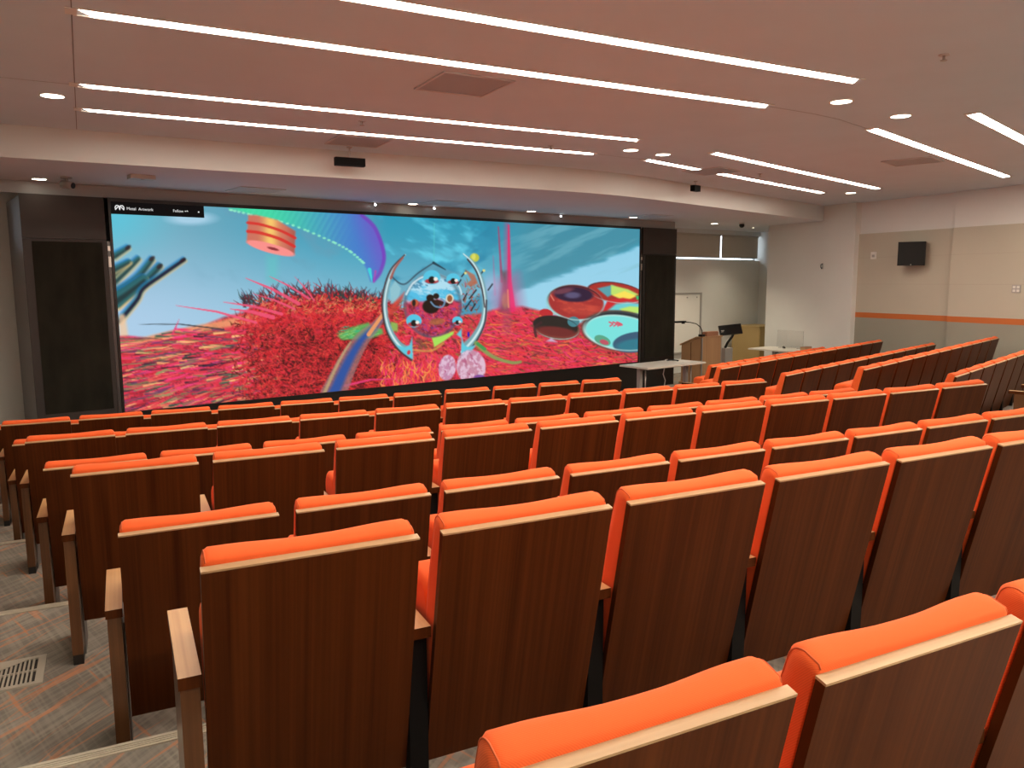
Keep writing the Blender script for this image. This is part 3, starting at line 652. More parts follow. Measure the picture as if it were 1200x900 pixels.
for (cx, cy, r_) in ((506, 325, 10), (531, 327, 8), (485, 376, 9), (536, 376, 6)):
    lay(ell(cx, cy, r_, r_*.85, 0, .12), hexc(86, 196, 226)); lay(ell(cx, cy+r_*.45, r_*.8, r_*.3, 0, .3), hexc(180, 60, 66)); lay(ell(cx, cy+r_*.3, r_*.38, r_*.42, 0, .3), hexc(28, 26, 24)); lay(ell(cx+r_*.45, cy+r_*.2, r_*.25, r_*.22, 0, .4), hexc(240, 235, 225))
lay(ell(486, 355, 4.5, 4.2, 0, .3), hexc(200, 90, 60)); lay(ell(485, 355, 2.2, 4, 0, .4), hexc(45, 35, 30)); lay(ell(527, 350, 4.6, 5.5, 0, .2), hexc(225, 215, 190)); lay(ell(527, 350, 3, 4, 0, .2), hexc(150, 90, 55))
lay(ell(505, 359, 10, 8.5, 0, .2), hexc(38, 26, 20)); lay(ell(504, 349, 4.5, 4, 0, .25), hexc(38, 26, 20)); lay(ell(511, 347, 3.6, 3.4, 0, .25), hexc(38, 26, 20)); lay(line([(512, 354), (524, 357)], 3, 2), hexc(55, 32, 24))
lay(line(curve([(505, 354), (510, 359), (518, 359.5), (521, 354), (517, 350)]), 1.0), hexc(110, 150, 185), .9)
lay(poly([(506, 396), (516, 394), (532, 388), (531, 392), (520, 400), (509, 407)], 1), hexc(166, 226, 92)); lay(poly([(458, 377), (466, 379), (466, 387), (456, 390)], 1), hexc(140, 190, 90), .9)
lay(poly([(482, 396), (500, 398), (508, 410), (484, 412)], 2)*ss(fbm(4, 3, .5, 91), .4, .6), hexc(110, 80, 55), .7)
lay(line(curve([(484, 410), (505, 411), (520, 402)]), 1.2), hexc(215, 165, 80), .7)
for (a, b_) in (((541, 324), (546, 318)), ((563, 322), (567, 316)), ((572, 340), (577, 333)), ((536, 334), (540, 328)), ((550, 350), (558, 340)), ((545, 362), (552, 352)), ((552, 364), (557, 356)), ((543, 352), (547, 344))):
    lay(line([a, b_], .8), hexc(25, 22, 26), .9)
lay(ell(545.5, 320, 1.6, 1.6, 0, .5), hexc(225, 220, 140)); lay(ell(567, 317, 1.6, 1.6, 0, .5), hexc(225, 220, 140))
def arcband(outer, inner, c1, c2):
    lay(poly(curve(outer, 6)+curve(inner[::-1], 6), 1), c1); mid = [((a[0]+b_[0])/2, (a[1]+b_[1])/2) for a, b_ in zip(curve(outer, 6), curve(inner, 6))]
    lay(line(mid, .6, 1.4, 1), c2, .9)
arcband([(475, 298), (459, 315), (450, 338), (447.5, 362), (453, 388), (465, 408), (483, 423)], [(475, 299), (464, 314), (457, 335), (454, 360), (459, 384), (470, 401), (482, 407)], hexc(120, 165, 175), hexc(215, 238, 240))
lay(line(curve([(474, 299), (458, 316), (449.5, 340), (448, 362), (453, 388), (465, 408), (482, 422)]), .9, 1.2), hexc(70, 45, 48), .85)
lay(line(curve([(472, 302), (463, 314), (458, 326)]), 1.2, 1.6), hexc(165, 80, 70), .8)
arcband([(543, 297), (556, 307), (566, 325), (571, 350), (569, 378), (559, 400), (541, 421)], [(543, 298), (553, 310), (561, 328), (565, 350), (563, 374), (553, 392), (541, 404)], hexc(120, 165, 175), hexc(215, 240, 240))
lay(line(curve([(548, 304), (558, 318), (565, 340), (568, 360)]), 1.0, .8), hexc(60, 42, 45), .8); lay(line(curve([(570, 352), (568, 378), (558, 400), (542, 420)]), 1.0), hexc(60, 50, 60), .8)
lay(poly([(545, 316), (556, 322), (560, 332), (552, 336), (546, 333), (552, 328)], 1), hexc(190, 100, 70), .8)
lay(poly([(463, 329), (470, 338), (466, 352), (458, 356), (457, 338)], 1), hexc(150, 200, 210), .8); lay(poly([(456, 362), (464, 352), (474, 342), (472, 350), (462, 366), (455, 372)], 1.5), hexc(205, 70, 60), .8)
for sx_, x1, x2 in ((1, 483, 466), (-1, 541, 556)):
    lay(poly([(x1, 395), (x1+sx_*1, 421), (x1-sx_*10, 414), (x2-sx_*2, 404), (x1-sx_*8, 407), (x1-sx_*3, 404)], 1), hexc(96, 200, 220))
lay(poly([(541, 385), (535, 392), (541, 396)], 1), hexc(96, 200, 220)); lay(ell(549, 392, 1.4, 3.2, 0, .4), hexc(40, 30, 170)); lay(ell(479, 413, 2, 2.8, .3, .4), hexc(210, 60, 70))
# pale violet crystals and green twig
lay(ell(524, 431, 10, 15, .15, .15), hexc(196, 150, 186), .85); lay(ell(552, 430, 17, 20, -.1, .12), hexc(198, 152, 178), .85)
cm = np.maximum(ell(524, 431, 10, 15, .15), ell(552, 430, 17, 20, -.1))
lay(cm*ss(fbm(3, 4, .3, 97), .45, .65), hexc(232, 205, 225), .75); lay(cm*ss(fbm(4, 6, -.3, 99), .6, .75), hexc(170, 70, 110), .6); lay(ell(562, 443, 7, 4, 0, .3), hexc(110, 60, 150), .8)
lay(line(curve([(558, 402), (570, 413), (582, 420), (600, 425), (610, 424)]), 2.6, 1.6, 1.5), hexc(130, 165, 90), .85); lay(line([(560, 403), (568, 409)], 2), hexc(50, 150, 80), .8)
IMG = np.clip(IMG, 0, 1)
LIN = np.where(IMG <= .04045, IMG/12.92, ((IMG+.055)/1.055)**2.4)
# display surface: a fine grid coloured by the picture (sheet coordinates to canvas by a plane mapping)
NXg, NYg = 760, 212
src = [(0, 0), (1, 0), (1, 1), (0, 1)]; dst = [(128.96, 235.96), (749.64, 268.7), (747.15, 423.8), (146.38, 482.85)]
A_ = []
for (s, t), (x, y) in zip(src, dst): A_ += [[s, t, 1, 0, 0, 0, -x*s, -x*t, x], [0, 0, 0, s, t, 1, -y*s, -y*t, y]]
A_ = np.array(A_, float); Hm = np.append(np.linalg.solve(A_[:, :8], A_[:, 8]), 1).reshape(3, 3)
gt, gs = np.mgrid[0:NYg+1, 0:NXg+1]; gs = gs/NXg; gt = gt/NYg
wq = Hm[2, 0]*gs+Hm[2, 1]*gt+1; cxp = (Hm[0, 0]*gs+Hm[0, 1]*gt+Hm[0, 2])/wq; cyp = (Hm[1, 0]*gs+Hm[1, 1]*gt+Hm[1, 2])/wq
fx = np.clip((cxp-X0c)*KS, 0, WW-2); fy = np.clip((cyp-Y0c)*KS, 0, HH-2); ix = fx.astype(int); iy = fy.astype(int); ax_ = (fx-ix)[..., None]; ay_ = (fy-iy)[..., None]
VC = (LIN[iy, ix]*(1-ax_)+LIN[iy, ix+1]*ax_)*(1-ay_) + (LIN[iy+1, ix]*(1-ax_)+LIN[iy+1, ix+1]*ax_)*ay_
verts = np.stack([gs*SW, np.zeros_like(gs), SZ1-gt*(SZ1-SZ0)], -1).reshape(-1, 3)
ii = np.arange(NYg)[:, None]*(NXg+1) + np.arange(NXg)[None, :]
faces = np.stack([ii, ii+NXg+1, ii+NXg+2, ii+1], -1).reshape(-1, 4)
me = bpy.data.meshes.new('display'); me.vertices.add(len(verts)); me.vertices.foreach_set('co', verts.astype(np.float32).ravel())
me.loops.add(faces.size); me.loops.foreach_set('vertex_index', faces.astype(np.int32).ravel())
me.polygons.add(len(faces)); me.polygons.foreach_set('loop_start', np.arange(0, faces.size, 4, dtype=np.int32))
me.update(calc_edges=True); me.validate()
ca = me.color_attributes.new('picture', 'FLOAT_COLOR', 'POINT'); ca.data.foreach_set('color', np.concatenate([VC.reshape(-1, 3), np.ones((len(verts), 1))], 1).astype(np.float32).ravel())
m = bpy.data.materials.new('led_display'); m.use_nodes = True; nt = m.node_tree; bs = nt.nodes['Principled BSDF']
bs.inputs['Base Color'].default_value = (.01, .01, .01, 1); bs.inputs['Roughness'].default_value = .7; bs.inputs['Specular IOR Level'].default_value = .1
vcn = N(m, 'ShaderNodeVertexColor'); vcn.layer_name = 'picture'; nt.links.new(vcn.outputs[0], bs.inputs['Emission Color']); bs.inputs['Emission Strength'].default_value = 1.0
me.materials.append(m)
vw = thing('video_wall', 'wide LED video wall showing red grass, chrome creature and blue sky', 'screen', S0, TH)
dsp = bpy.data.objects.new('display', me); C.objects.link(dsp); dsp.parent = vw
bm = BM(); f_ = .03
for a in ((-f_, 0, SZ0-f_, SZ1+.045), (SW, SW+f_, SZ0-f_, SZ1+.045)): box(bm, a[0], a[1], -.012, .05, a[2], a[3])
box(bm, 0, SW, -.012, .05, SZ1+.0005, SZ1+.045); box(bm, 0, SW, -.012, .05, SZ0-f_, SZ0-.0005); box(bm, 0, SW, .004, .05, SZ0, SZ1)
obj('bezel', bm, M['housing2'], vw)
bm = BM(); box(bm, -f_, SW+f_, 0, .10, 0, SZ0-f_); obj('base_panel', bm, M['housing2'], vw)
bar = (lambda b: (box(b, .0, 1.13, -.012, -.002, SZ1-.152, SZ1+.0004), obj('menu_bar', b, M['textb'], vw))[1])(BM())
def text(s, x, z, size, mt, parent, name='menu_text'):
    cu = bpy.data.curves.new(name, 'FONT'); cu.body = s; cu.size = size; cu.extrude = .0005; cu.materials.append(mt)
    o = bpy.data.objects.new(name, cu); C.objects.link(o); o.parent = parent; o.location = (x, -.0135, z); o.rotation_euler = (math.pi/2, 0, 0); return o
text('Metal', .180, SZ1-.095, .050, M['textw'], bar); text('Artwork', .318, SZ1-.095, .050, M['textw'], bar); text('Follow', .735, SZ1-.095, .048, M['textw'], bar)
bm = BM()
for q in (.075, .125): tube(bm, [(q+.026*math.cos(a), -.014, SZ1-.075+.030*math.sin(a)) for a in [i*math.pi/5 - .6 for i in range(8)]], .006, 6)
tube(bm, [(.05, -.014, SZ1-.10), (.085, -.014, SZ1-.06), (.10, -.014, SZ1-.10), (.115, -.014, SZ1-.06), (.15, -.014, SZ1-.10)], .007, 6)
obj('menu_logo', bm, M['textw'], bar)
bm = BM(); tube(bm, [(.925, -.014, SZ1-.078), (.905, -.014, SZ1-.078), (.915, -.014, SZ1-.066)], .004, 6); cyl(bm, (1.06, -.0125, SZ1-.08), (1.06, -.0145, SZ1-.08), .010, n=10); cyl(bm, (.890, -.0125, SZ1-.078), (.890, -.0145, SZ1-.078), .007, n=10)
obj('menu_icon', bm, M['textw'], bar)

# dark header above the screen and side towers
def at_s(a, n_, z=0): p = S0 + ES*a + NS*n_; return Vector((p.x, p.y, z))
hd = tag((lambda b: (box(b, -1.27, SW+1.13, .055, .12, SZ1+.047, ZS-.001), obj('header_panel', b, M['header'], None, S0, TH))[1])(BM()), 'dark grey header strip between the video wall and the lower ceiling', 'panel')
def tower(a0, a1, zt, label, side):
    t = thing('side_tower', label, 'cabinet', at_s((a0+a1)/2, 0), TH, 'black side towers of the video wall'); h = (a1-a0)/2
    b = BM(); box(b, -h, h, .03, 1.24, 0, zt-.02); obj('body', b, M['sidegrey'], t)
    b = BM(); box(b, -h, h, -.01, .03, 2.735, zt); obj('upper_panel', b, M['housing'], t)
    b = BM(); box(b, -h, h, -.005, .03, 0, 2.73); obj('lower_frame', b, M['housing'] if side < 0 else M['housing2'], t)
    b = BM(); box(b, -h+.09, h-.05, -.012, -.004, .62, 2.70); obj('velvet_panel', b, M['felt'], t)
    return t
tower(-.97, -.075, 3.25, 'black side tower left of the video wall with velvet panel', -1)
tower(SW+.10, SW+1.12, 3.25, 'black side tower right of the video wall behind the table', 1)
for a, lab in ((-.052, 'narrow steel rail between left tower and video wall'), (SW+.06, 'narrow steel rail between right tower and video wall')):
    t = thing('mounting_rail', lab, 'rail', at_s(a, 0), TH)
    b = BM(); box(b, -.018, .018, .0, .05, .3, 2.72); obj('channel', b, M['rail'], t)
    b = BM(); box(b, -.016, .016, -.012, .0, 2.60, 2.66); box(b, -.016, .016, -.012, 0, 2.40, 2.53); obj('plate', b, M['alu'], t)

# ------------------------------------------------------------------ ceiling fittings
def strip(x0, y0, x1, y1, label, w_=.115, mt='strip'):
    a = Vector((x0, y0, 0)); c = Vector((x1, y1, 0)); L_ = (c-a).length; rz = math.atan2(y1-y0, x1-x0)
    t = thing('strip_light', label, 'ceiling light', (x0, y0, ZC), rz, 'linear ceiling strip lights')
    b = BM(); prism(b, [(0, -w_/2), (L_-.05, -w_/2), (L_+.03, w_/2), (.08, w_/2)], -.004, -.0006); obj('diffuser', b, M[mt], t)
    b = BM()
    for s in (-1, 1): box(b, -.02, L_+.02, s*(w_/2+.006)-.006, s*(w_/2+.006)+.006, -.007, -.0003)
    obj('trim_frame', b, M['white'], t)
    b = BM(); box(b, -.06, .0, -w_/2, w_/2, -.006, -.0003); obj('end_cap', b, M['white'], t)
strip(-.12, 4.28, 5.15, 4.41, 'long strip light nearest the camera, cut by the top of the photo')
strip(-.11, 5.20, 5.17, 5.36, 'long strip light passing beside the square ceiling vent')
strip(-.18, 7.06, 5.13, 7.22, 'long strip light, farther one but one from the camera over the left seats')
strip(-.19, 8.02, 5.19, 8.21, 'long strip light closest to the bulkhead over the left seats')
strip(6.05, 8.33, 11.19, 10.18, 'angled strip light closest to the bulkhead over the right seats')
strip(6.46, 7.55, 11.53, 9.32, 'angled strip light second from the bulkhead over the right seats')
strip(6.91, 5.70, 11.98, 7.45, 'angled strip light ending above the wall loudspeaker, beside a flush vent')
strip(7.13, 4.79, 12.2, 6.54, 'angled strip light cut by the right edge of the photo')
for k, (xa, ya, xb, yb) in enumerate(((-.05, 2.42, 5.1, 2.55), (-.05, 1.50, 5.1, 1.62), (7.9, 2.9, 12.9, 4.65), (8.2, 2.0, 13.0, 3.72), (-.05, -1.30, 5.1, -1.18), (7.0, -.6, 12.5, 1.2))):
    strip(xa, ya, xb, yb, 'unseen strip light over the rear seats behind the camera', mt='added_strip' if ya < -1 else 'strip')  # all out of view; the rearmost is added and boosted for the nearest backs
def downlight(x, y, z, label, r=.085, m_='down', grp='round recessed downlights'):
    t = thing('downlight', label, 'ceiling light', (x, y, z), 0, grp)
    b = BM(); cyl(b, (0, 0, -.0035), (0, 0, -.0005), r, n=28); obj('lens', b, M[m_], t)
    b = BM(); n = 28
    R0 = [b.verts.new((r*math.cos(2*math.pi*i/n), r*math.sin(2*math.pi*i/n), -.006)) for i in range(n)]
    R1 = [b.verts.new(((r+.016)*math.cos(2*math.pi*i/n), (r+.016)*math.sin(2*math.pi*i/n), -.002)) for i in range(n)]
    R2 = [b.verts.new(((r+.016)*math.cos(2*math.pi*i/n), (r+.016)*math.sin(2*math.pi*i/n), -.0002)) for i in range(n)]
    for A, B in ((R0, R1), (R1, R2)):
        for i in range(n): b.faces.new((A[i], A[(i+1) % n], B[(i+1) % n], B[i]))
    obj('trim_ring', b, M['white'], t)
for x, y, lab in ((5.62, 4.96, 'round downlight at the end of the nearest long strip light'), (6.62, 5.15, 'round downlight left of the two angled strips at right'),
                  (5.45, 7.81, 'round downlight between the ends of the two far long strips, left one'), (5.99, 7.91, 'round downlight just before the far angled strip, right one'),
                  (11.65, 9.98, 'round downlight in the far ceiling corner above the pale wall'), (-.38, 7.55, 'round downlight at far left beyond the ceiling joint')):
    downlight(x, y, ZC, lab)
for x, y, lab in ((-.74, 10.75, 'low ceiling downlight above the left side tower'), (1.68, 11.15, 'low ceiling downlight above the left part of the video wall'),
                  (4.19, 11.86, 'low ceiling downlight above the middle of the video wall'), (6.50, 12.28, 'low ceiling downlight right of the video wall centre'),
                  (8.94, 12.70, 'low ceiling downlight above the right end of the video wall'), (11.55, 13.4, 'low ceiling downlight above the lectern corner')):
    downlight(x, y, ZS, lab, .075)
downlight(13.3, 14.1, ZS, 'very small added downlight in the low ceiling by the corner window', .03)  # fixture added for the extra alcove beam
for a, lab in ((3.67, 'tiny bright spotlight on the header, leftmost of three'), (4.73, 'tiny bright spotlight on the header, middle of three'), (7.45, 'tiny bright spotlight on the header, rightmost of three')):
    p = at_s(a, -.03, 3.385)
    t = thing('spotlight', lab, 'spotlight', p, TH, 'tiny spotlights on the header')
    b = BM(); cyl(b, (0, 0, .014), (0, 0, -.02), .02, n=14); obj('housing', b, M['greymetal'], t)
    b = BM(); cyl(b, (0, -.018, -.018), (0, -.032, -.03), .013, n=12); obj('lens', b, M['spotl'], t)
for pos, en, col in (((11.55, 13.4, 3.38), 230, (1, .87, .66)), ((13.3, 14.1, 3.38), 80, (1, .88, .66)),):  # second beam is added to brighten the alcove
    l = bpy.data.lights.new('alcove_beam', 'SPOT'); l.energy = en; l.color = col; l.spot_size = math.radians(110); l.spot_blend = .8; l.shadow_soft_size = .08
    o = bpy.data.objects.new('alcove_beam', l); C.objects.link(o); o.location = pos
def vent(x, y, z, rz, label, sz=.59, m1='ventw', m2='ventd'):
    t = thing('ceiling_vent', label, 'vent', (x, y, z), rz, 'square ceiling vents'); h = sz/2
    b = BM()
    for (a, c, d, e_) in ((-h, h, -h, -h+.02), (-h, h, h-.02, h), (-h, -h+.02, -h+.02, h-.02), (h-.02, h, -h+.02, h-.02)): box(b, a, c, d, e_, -.012, -.0003)
    obj('frame', b, M[m1], t)
    b = BM(); box(b, -h+.02, h-.02, -h+.02, h-.02, -.008, -.0003); obj('grille', b, M[m2], t)
vent(2.48, 5.79, ZC, .03, 'large square ceiling vent between the long strip lights'); vent(2.42, 8.54, ZC, .03, 'square ceiling vent just above the bulkhead projector sensor')
vent(9.27, 7.0, ZC, PH, 'flush square ceiling vent beside the right angled strip light'); vent(7.5, 8.80, ZC, PH, 'flush square ceiling vent close to the bulkhead at right')
for a, n_, lab in ((1.62, -.60, 'left of the three square vents in the low ceiling'), (4.55, -.60, 'middle one of the three square vents in the low ceiling'), (9.1, -.75, 'right one of the three square vents in the low ceiling')):
    p = at_s(a, n_, ZS); vent(p.x, p.y, ZS, TH, lab, .59, 'soffitvent', 'soffitvent2')
# sprinklers
for x, y, lab in ((5.1, 3.66, 'small sprinkler head on the ceiling near the upper right'), (4.46, 7.95, 'small sprinkler head beside the far long strip light, middle'), (2.16, 7.5, 'small sprinkler head between the two far long strips at left'), (8.35, 8.75, 'small sprinkler head beside the far angled strip light')):
    t = thing('sprinkler', lab, 'sprinkler', (x, y, ZC), 0, 'ceiling sprinkler heads')
    b = BM(); cyl(b, (0, 0, -.006), (0, 0, 0), .035, n=18); obj('escutcheon', b, M['ventw'], t)
    b = BM(); cyl(b, (0, 0, -.035), (0, 0, -.006), .009, n=10); cyl(b, (0, 0, -.040), (0, 0, -.036), .022, n=12); obj('head', b, M['greymetal'], t)
# sensor bar hanging in front of the bulkhead, and small camera further right
def sensor_bar(x, y, z, rz, l_, label):
    t = thing('sensor_bar', label, 'sensor', (x, y, z), rz)
    b = BM(); box(b, -l_/2, l_/2, -.04, .04, -.045, .045); bevel(b, .008); obj('housing', b, M['sensorblack'], t)
    b = BM(); cyl(b, (0, 0, .045), (0, 0, ZC-z), .008, n=10); cyl(b, (0, 0, ZC-z-.012), (0, 0, ZC-z-.0005), .03, n=14); obj('stem', b, M['ventw'], t)
sensor_bar(2.43, 8.97, 3.545, .02, .34, 'black sensor bar hanging before the bulkhead at left')
sensor_bar(8.05, 9.80, 3.60, PH, .17, 'short black sensor hanging before the bulkhead at right')
# security cameras under the low ceiling
def cctv(x, y, label, rz=0):
    t = thing('security_camera', label, 'camera', (x, y, ZS), rz)
    b = BM(); cyl(b, (0, 0, -.02), (0, 0, 0), .06, n=20); cyl(b, (0, 0, -.05), (0, 0, -.02), .02, n=12); obj('base', b, M['greymetal'], t)
    b = BM(); cyl(b, (-.05, .03, -.075), (.06, -.05, -.10), .042, .042, n=20); obj('body', b, M['greymetal'], t)
    b = BM(); cyl(b, (.061, -.051, -.1002), (.066, -.0545, -.1013), .034, n=18); obj('lens', b, M['plastic'], t)
cctv(-.45, 10.42, 'grey security camera under the low ceiling at far left')
t = thing('dome_camera', 'black dome camera under the low ceiling near the corner window', 'camera', (11.9, 12.95, ZS))
b = BM(); cyl(b, (0, 0, -.03), (0, 0, 0), .06, n=20); obj('base', b, M['white'], t)
b = BM(); bmesh.ops.create_uvsphere(b, u_segments=20, v_segments=12, radius=.055, matrix=Matrix.Translation((0, 0, -.055)))
for f in b.faces: f.smooth = True
obj('dome', b, M['plastic'], t)
t = thing('smoke_detector', 'white square detector under the low ceiling above the video wall', 'detector', (.31, 9.95, ZS), TH)
b = BM(); box(b, -.13, .13, -.09, .09, -.045, 0); bevel(b, .012); obj('housing', b, M['detector'], t)
b = BM(); cyl(b, (0, -.05, -.052), (0, -.05, -.045), .02, n=12); obj('sensor_window', b, M['greymetal'], t)

# ------------------------------------------------------------------ right wall fittings
t = thing('loudspeaker', 'black wall loudspeaker on the beige wall above the orange band', 'speaker', (13.30, 9.93, 2.65), math.radians(34))
b = BM(); box(b, -.34, -.12, -.225, .225, -.205, .225); bevel(b, .03, 3); 
for f in b.faces: f.smooth = False
obj('cabinet', b, M['plastic'], t)
b = BM(); box(b, -.346, -.3395, -.195, .195, -.17, .19); obj('grille', b, M['plastic'], t)
b = BM(); box(b, -.13, -.0, -.04, .04, -.05, .05); obj('wall_bracket', b, M['greymetal'], t)
b = BM(); cyl(b, (-.348, 0, -.19), (-.3401, 0, -.19), .008, n=10); obj('badge', b, M['alu'], t)
def plate(name, lab, cat, loc, w_, h_, m1, holes, m2, d=.012):
    t = thing(name, lab, cat, loc, 0); b = BM(); box(b, -d, 0, -w_/2, w_/2, -h_/2, h_/2); bevel(b, .002, 1); obj('plate', b, m1, t)
    b = BM()
    for (y, z, a, c) in holes: box(b, -d-.003, -d+.001, y-a/2, y+a/2, z-c/2, z+c/2)
    obj('insert', b, m2, t)
plate('wall_sensor', 'small white sensor plate on the beige wall left of the loudspeaker', 'sensor', (13.318, 10.78, 2.66), .12, .14, M['white'], [(0, -.01, .06, .05)], M['greymetal'], .02)
plate('wall_socket', 'four-gang outlet plate on the beige wall at the right edge', 'socket', (13.218, 7.92, 2.03), .14, .13, M['greymetal'], [(-.032, .03, .045, .04), (.032, .03, .045, .04), (-.032, -.03, .045, .04), (.032, -.03, .045, .04)], M['white'])
t = thing('coat_hook', 'small black hook on the pale wall left of the orange band', 'hook', (13.2, 11.93, 2.47), 0)
b = BM(); box(b, -.006, 0, -.02, .02, -.06, .06); obj('back_plate', b, M['alu'], t)
b = BM(); tube(b, [(-.006, 0, .05), (-.05, 0, .03), (-.05, 0, -.02), (-.03, 0, -.04)], .008, 8); tube(b, [(-.006, 0, -.03), (-.03, .0, -.05)], .008, 8); obj('prong', b, M['plastic'], t)

# ------------------------------------------------------------------ stage furniture
def table(name, label, org, rz, L_, D_, H_):
    t = thing(name, label, 'table', org, rz)
    b = BM(); box(b, 0, L_, 0, D_, H_-.028, H_); bevel(b, .004); obj('table_top', b, M['tabletop'], t)
    for x in (.16, L_-.16):
        b = BM(); box(b, x-.035, x+.035, D_/2-.035, D_/2+.035, .05, H_-.028); obj('leg', b, M['greymetal'], t)
        b = BM(); box(b, x-.03, x+.03, .06, D_-.06, 0.0, .05); bevel(b, .006); obj('foot', b, M['greymetal'], t)
        b = BM(); cyl(b, (x+.08, D_/2-.06, .05), (x+.08, D_/2-.06, H_-.028), .012, n=10); obj('brace', b, M['alu'], t)
    b = BM(); box(b, .2, L_-.2, D_/2-.015, D_/2+.015, H_-.09, H_-.028); obj('rail', b, M['greymetal'], t)
    return t
table('folding_table', 'pale rectangular table standing before the right end of the video wall', (7.87, 10.69, 0), TH, 1.54, .66, .74)
tb = table('folding_table', 'pale table beside the far wall holding a clear acrylic panel', (12.27, 11.73, 0), TH, .80, 1.09, .74)
t = thing('paper_sheet', 'white sheet of paper lying on the table before the video wall', 'paper', (9.10, 11.30, .7405), TH+.2)
b = BM(); box(b, -.15, .15, -.105, .105, 0, .003); obj('sheet', b, M['paper'], t)
tag((lambda b: (tube(b, [(8.86, 11.47, .752), (8.93, 11.43, .760), (9.0, 11.44, .752), (9.04, 11.36, .752), (8.97, 11.30, .752)], .010, 8), obj('cable', b, M['plastic']))[1])(BM()), 'short black cable end lying on the table before the video wall', 'cable')
tag((lambda b: (tube(b, [(1.22, .62, .751), (1.22, .672, .748), (1.22, .682, .62), (1.20, .70, .48), (1.25, .69, .36), (1.21, .69, .2), (1.24, .72, .011)], .010, 8), obj('cable', b, M['white'], None, (7.87, 10.69, 0), TH))[1])(BM()), 'white cable hanging from the back of the table to the floor', 'cable')
# lectern: high towards the audience, sloping down to the speaker
LC = Vector((10.79, 12.80, 0))
t = thing('lectern', 'wooden lectern with sloping top near the right side tower', 'lectern', LC, TH)
b = BM()
prof = [(0, 0), (.54, 0), (.54, .83), (.13, 1.0), (0, 1.0)]
L0 = [b.verts.new((0, y, z)) for y, z in prof]; L1 = [b.verts.new((.64, y, z)) for y, z in prof]
b.faces.new(L0); b.faces.new(L1[::-1])
for i in range(5): b.faces.new((L0[i], L1[i], L1[(i+1) % 5], L0[(i+1) % 5]))
obj('body', b, M['maple'], t)
b = BM(); T = [(-.02, 1.001), (.13, 1.001), (.57, .819), (.575, .845), (.135, 1.028), (-.02, 1.028)]
A = [b.verts.new((-.02, y, z)) for y, z in T]; B_ = [b.verts.new((.66, y, z)) for y, z in T]; b.faces.new(A); b.faces.new(B_[::-1])
for i in range(6): b.faces.new((A[i], B_[i], B_[(i+1) % 6], A[(i+1) % 6]))
obj('top', b, M['maple'], t)
b = BM(); box(b, -.012, .012, -.012, .012, 0, 1.0); box(b, .628, .652, -.012, .012, 0, 1.0); obj('corner_post', b, M['alu'], t)
b = BM(); box(b, -.004, 0, .28, .29, .06, .90); obj('panel_joint', b, M['walnut'], t)
b = BM(); box(b, -.03, .67, -.03, .57, 0, .05); obj('plinth', b, M['maple'], t)
t = thing('desk_organiser', 'small reddish wooden box on the lectern top', 'box', LC + ES*.16 + NS*.005 + Vector((0, 0, 1.0285)), TH)
b = BM(); box(b, 0, .38, 0, .12, .0, .085)
obj('body', b, M['redwood'], t)
b = BM(); box(b, .015, .365, .01, .11, .085, .095); obj('lid', b, M['redwood'], t)
t = thing('gooseneck_lamp', 'black gooseneck document camera arching over the lectern', 'document camera', LC + ES*.05 + NS*.05 + Vector((0, 0, 1.0285)), TH)
b = BM(); box(b, -.04, .05, -.04, .06, 0.0, .045); bevel(b, .006); obj('base', b, M['plastic'], t)
b = BM(); gp = [(0, 0, .04), (0, 0, .12), (-.03, .02, .20), (-.12, .06, .27), (-.24, .12, .30), (-.36, .18, .31)]; tube(b, [p for p in gp], .010, 8); obj('neck', b, M['plastic'], t)
b = BM(); box(b, -.62, -.34, .14, .22, .30, .335); bevel(b, .008); box(b, -.42, -.36, .16, .20, .275, .30); obj('head', b, M['plastic'], t)
# computer monitor on an arm with grey cable column
MC = Vector((11.70, 13.07, 0))
t = thing('monitor_stand', 'grey column with arm holding the black monitor beside the lectern', 'stand', MC, TH)
b = BM(); box(b, -.12, .14, -.05, .12, 0, .74); bevel(b, .01); obj('column', b, M['greymetal'], t)
b = BM(); tube(b, [(-.06, .0, .74), (-.02, -.03, .86), (.06, -.08, .98), (.10, -.10, 1.08)], .028, 10); obj('arm', b, M['plastic'], t)
b = BM(); tube(b, [(-.08, .03, .74), (-.05, .0, .84), (.0, -.03, .92), (.05, -.06, .97)], .010, 8); obj('cable', b, M['white'], t)
t = thing('computer_monitor', 'black tilted computer monitor on its arm beside the lectern', 'monitor', MC + Vector((-.02, -.12, 1.13)), 0)
t.rotation_euler = (math.radians(-22), math.radians(-5), math.radians(-18))
b = BM(); box(b, -.25, .25, -.02, .02, -.10, .12); bevel(b, .006); obj('screen', b, M['plastic'], t)
b = BM(); box(b, -.238, .238, -.0215, -.019, -.085, .105); obj('glass', b, mat('monitor_glass', (.004, .004, .004), .15), t)
b = BM(); box(b, -.22, -.15, -.0235, -.0205, -.005, .008); box(b, -.22, -.17, -.0235, -.0205, -.03, -.02); obj('caption', b, M['greymetal'], t)
b = BM(); cyl(b, (.02, .0201, 0), (.02, .05, -.03), .04, n=16); obj('mount', b, M['plastic'], t)
# cabinet in the corner alcove
t = thing('storage_cabinet', 'tall light wood cabinet in the corner alcove behind the monitor', 'cabinet', (13.80, 14.30, 0), TH)
b = BM(); box(b, 0, .95, 0, .78, .06, 1.05); obj('body', b, M['ply'], t)
b = BM(); box(b, -.012, .96, -.012, .79, 1.05, 1.075); obj('top', b, M['ply'], t)
b = BM(); box(b, .01, .47, -.018, 0, .08, 1.03); obj('door', b, M['ply'], t)
b = BM(); box(b, .48, .94, -.018, 0, .08, 1.03); obj('door', b, M['ply'], t)
b = BM(); box(b, .02, .93, .02, .76, 0, .06); obj('plinth', b, M['black'], t)
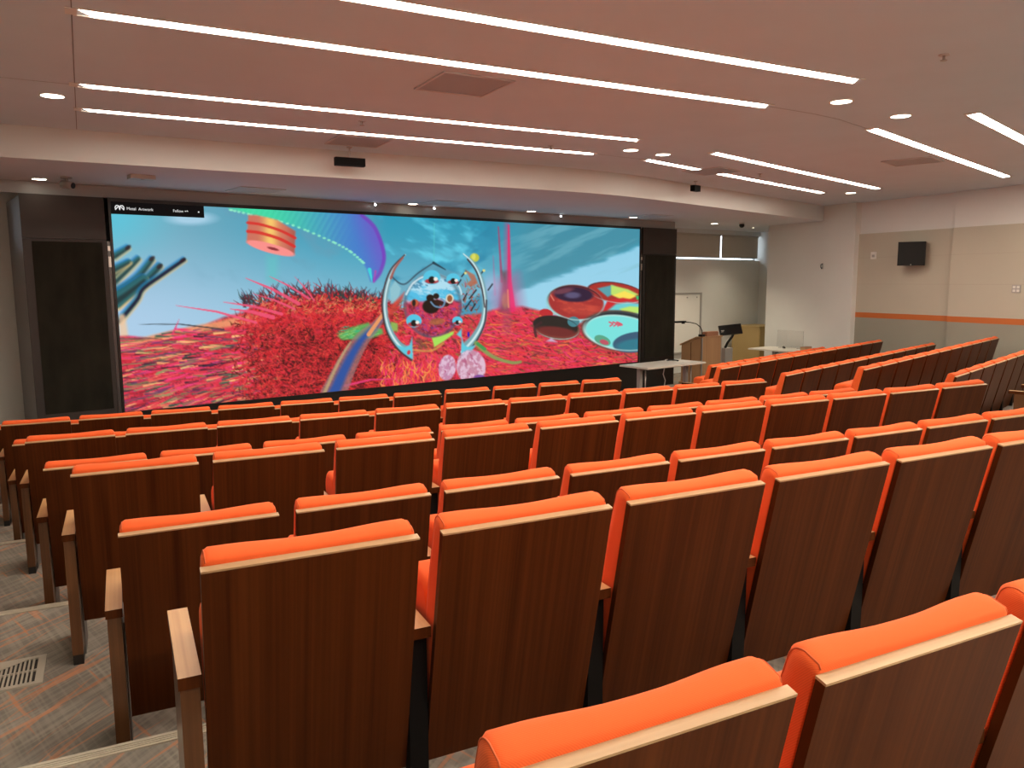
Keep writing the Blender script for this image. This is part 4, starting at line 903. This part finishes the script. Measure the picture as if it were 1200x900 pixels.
# whiteboard on the back wall
wb = B0 + ES*13.13
t = thing('whiteboard', 'white board with grey frame on the back wall behind the lectern', 'whiteboard', (wb.x, wb.y, 0), TH)
b = BM(); box(b, -2.0, -.03, -.03, -.005, .50, 1.86); obj('surface', b, M['whiteboard'], t)
b = BM()
for a in ((-.035, .02, .45, 1.90), (-2.04, -2.0, .45, 1.90), (-2.0, -.035, 1.86, 1.90), (-2.0, -.035, .45, .50)): box(b, a[0], a[1], -.045, -.003, a[2], a[3])
obj('frame', b, M['greymetal'], t)
for x in (-.16, -.52): obj('magnet', (lambda q: (cyl(q, (x, -.03, 1.79), (x, -.045, 1.79), .016, n=12), q)[1])(BM()), M['greymetal'], t)
# items on the far table
t = thing('acrylic_panel', 'clear acrylic panel standing on the far table', 'panel', (12.88, 12.06, .7405), TH+math.pi/2)
b = BM(); box(b, 0, .62, -.003, .003, 0, .38); obj('sheet', b, M['acrylic'], t)
b = BM(); box(b, .06, .12, -.05, .05, 0, .006); box(b, .50, .56, -.05, .05, 0, .006); obj('foot', b, M['acrylic'], t)
t = thing('handheld_microphone', 'black handheld microphone lying on the far table', 'microphone', (12.62, 12.33, .765), .9)
b = BM(); cyl(b, (-.12, 0, 0), (.06, 0, 0), .013, .018, n=14); obj('handle', b, M['plastic'], t)
b = BM(); bmesh.ops.create_uvsphere(b, u_segments=14, v_segments=10, radius=.025, matrix=Matrix.Translation((.075, 0, 0))); obj('head', b, M['black'], t)
t = thing('wooden_box', 'low brown wooden box at the right end of the far table', 'box', (12.74, 11.86, .7405), TH)
b = BM(); box(b, 0, .24, 0, .12, 0, .05); obj('body', b, M['maple'], t)
b = BM(); box(b, -.004, .244, -.004, .124, .05, .058); obj('lid', b, M['redwood'], t)

# ------------------------------------------------------------------ floor grille in the left aisle
t = thing('floor_grille', 'pale louvred floor vent in the carpet of the left aisle', 'vent', (-.39, 3.655, .54), .01)
b = BM(); W_, D_ = .50, .285
for (a, c, d, e_) in ((-W_, 0, 0, .025), (-W_, 0, D_-.025, D_), (-W_, -W_+.03, .025, D_-.025), (-.03, 0, .025, D_-.025), (-W_/2-.006, -W_/2+.006, .025, D_-.025), (-W_+.03, -.03, D_/2-.005, D_/2+.005)): box(b, a, c, d, e_, 0, .009)
obj('frame', b, M['grille'], t)
b = BM(); box(b, -W_+.03, -.03, .025, D_-.025, .0005, .002); obj('dark_well', b, M['slot'], t)
b = BM()
n = 26
for i in range(n):
    x = -W_+.034 + (W_-.068)*i/n
    box(b, x, x+.008, .025, D_-.025, .002, .0075)
obj('louvres', b, M['grille'], t)
b = BM(); prism(b, [(-W_+.031, .147), (-.25, .147), (-.07, D_-.026), (-W_+.031, D_-.026)], .0076, .0095); obj('damper_plate', b, M['grille'], t)
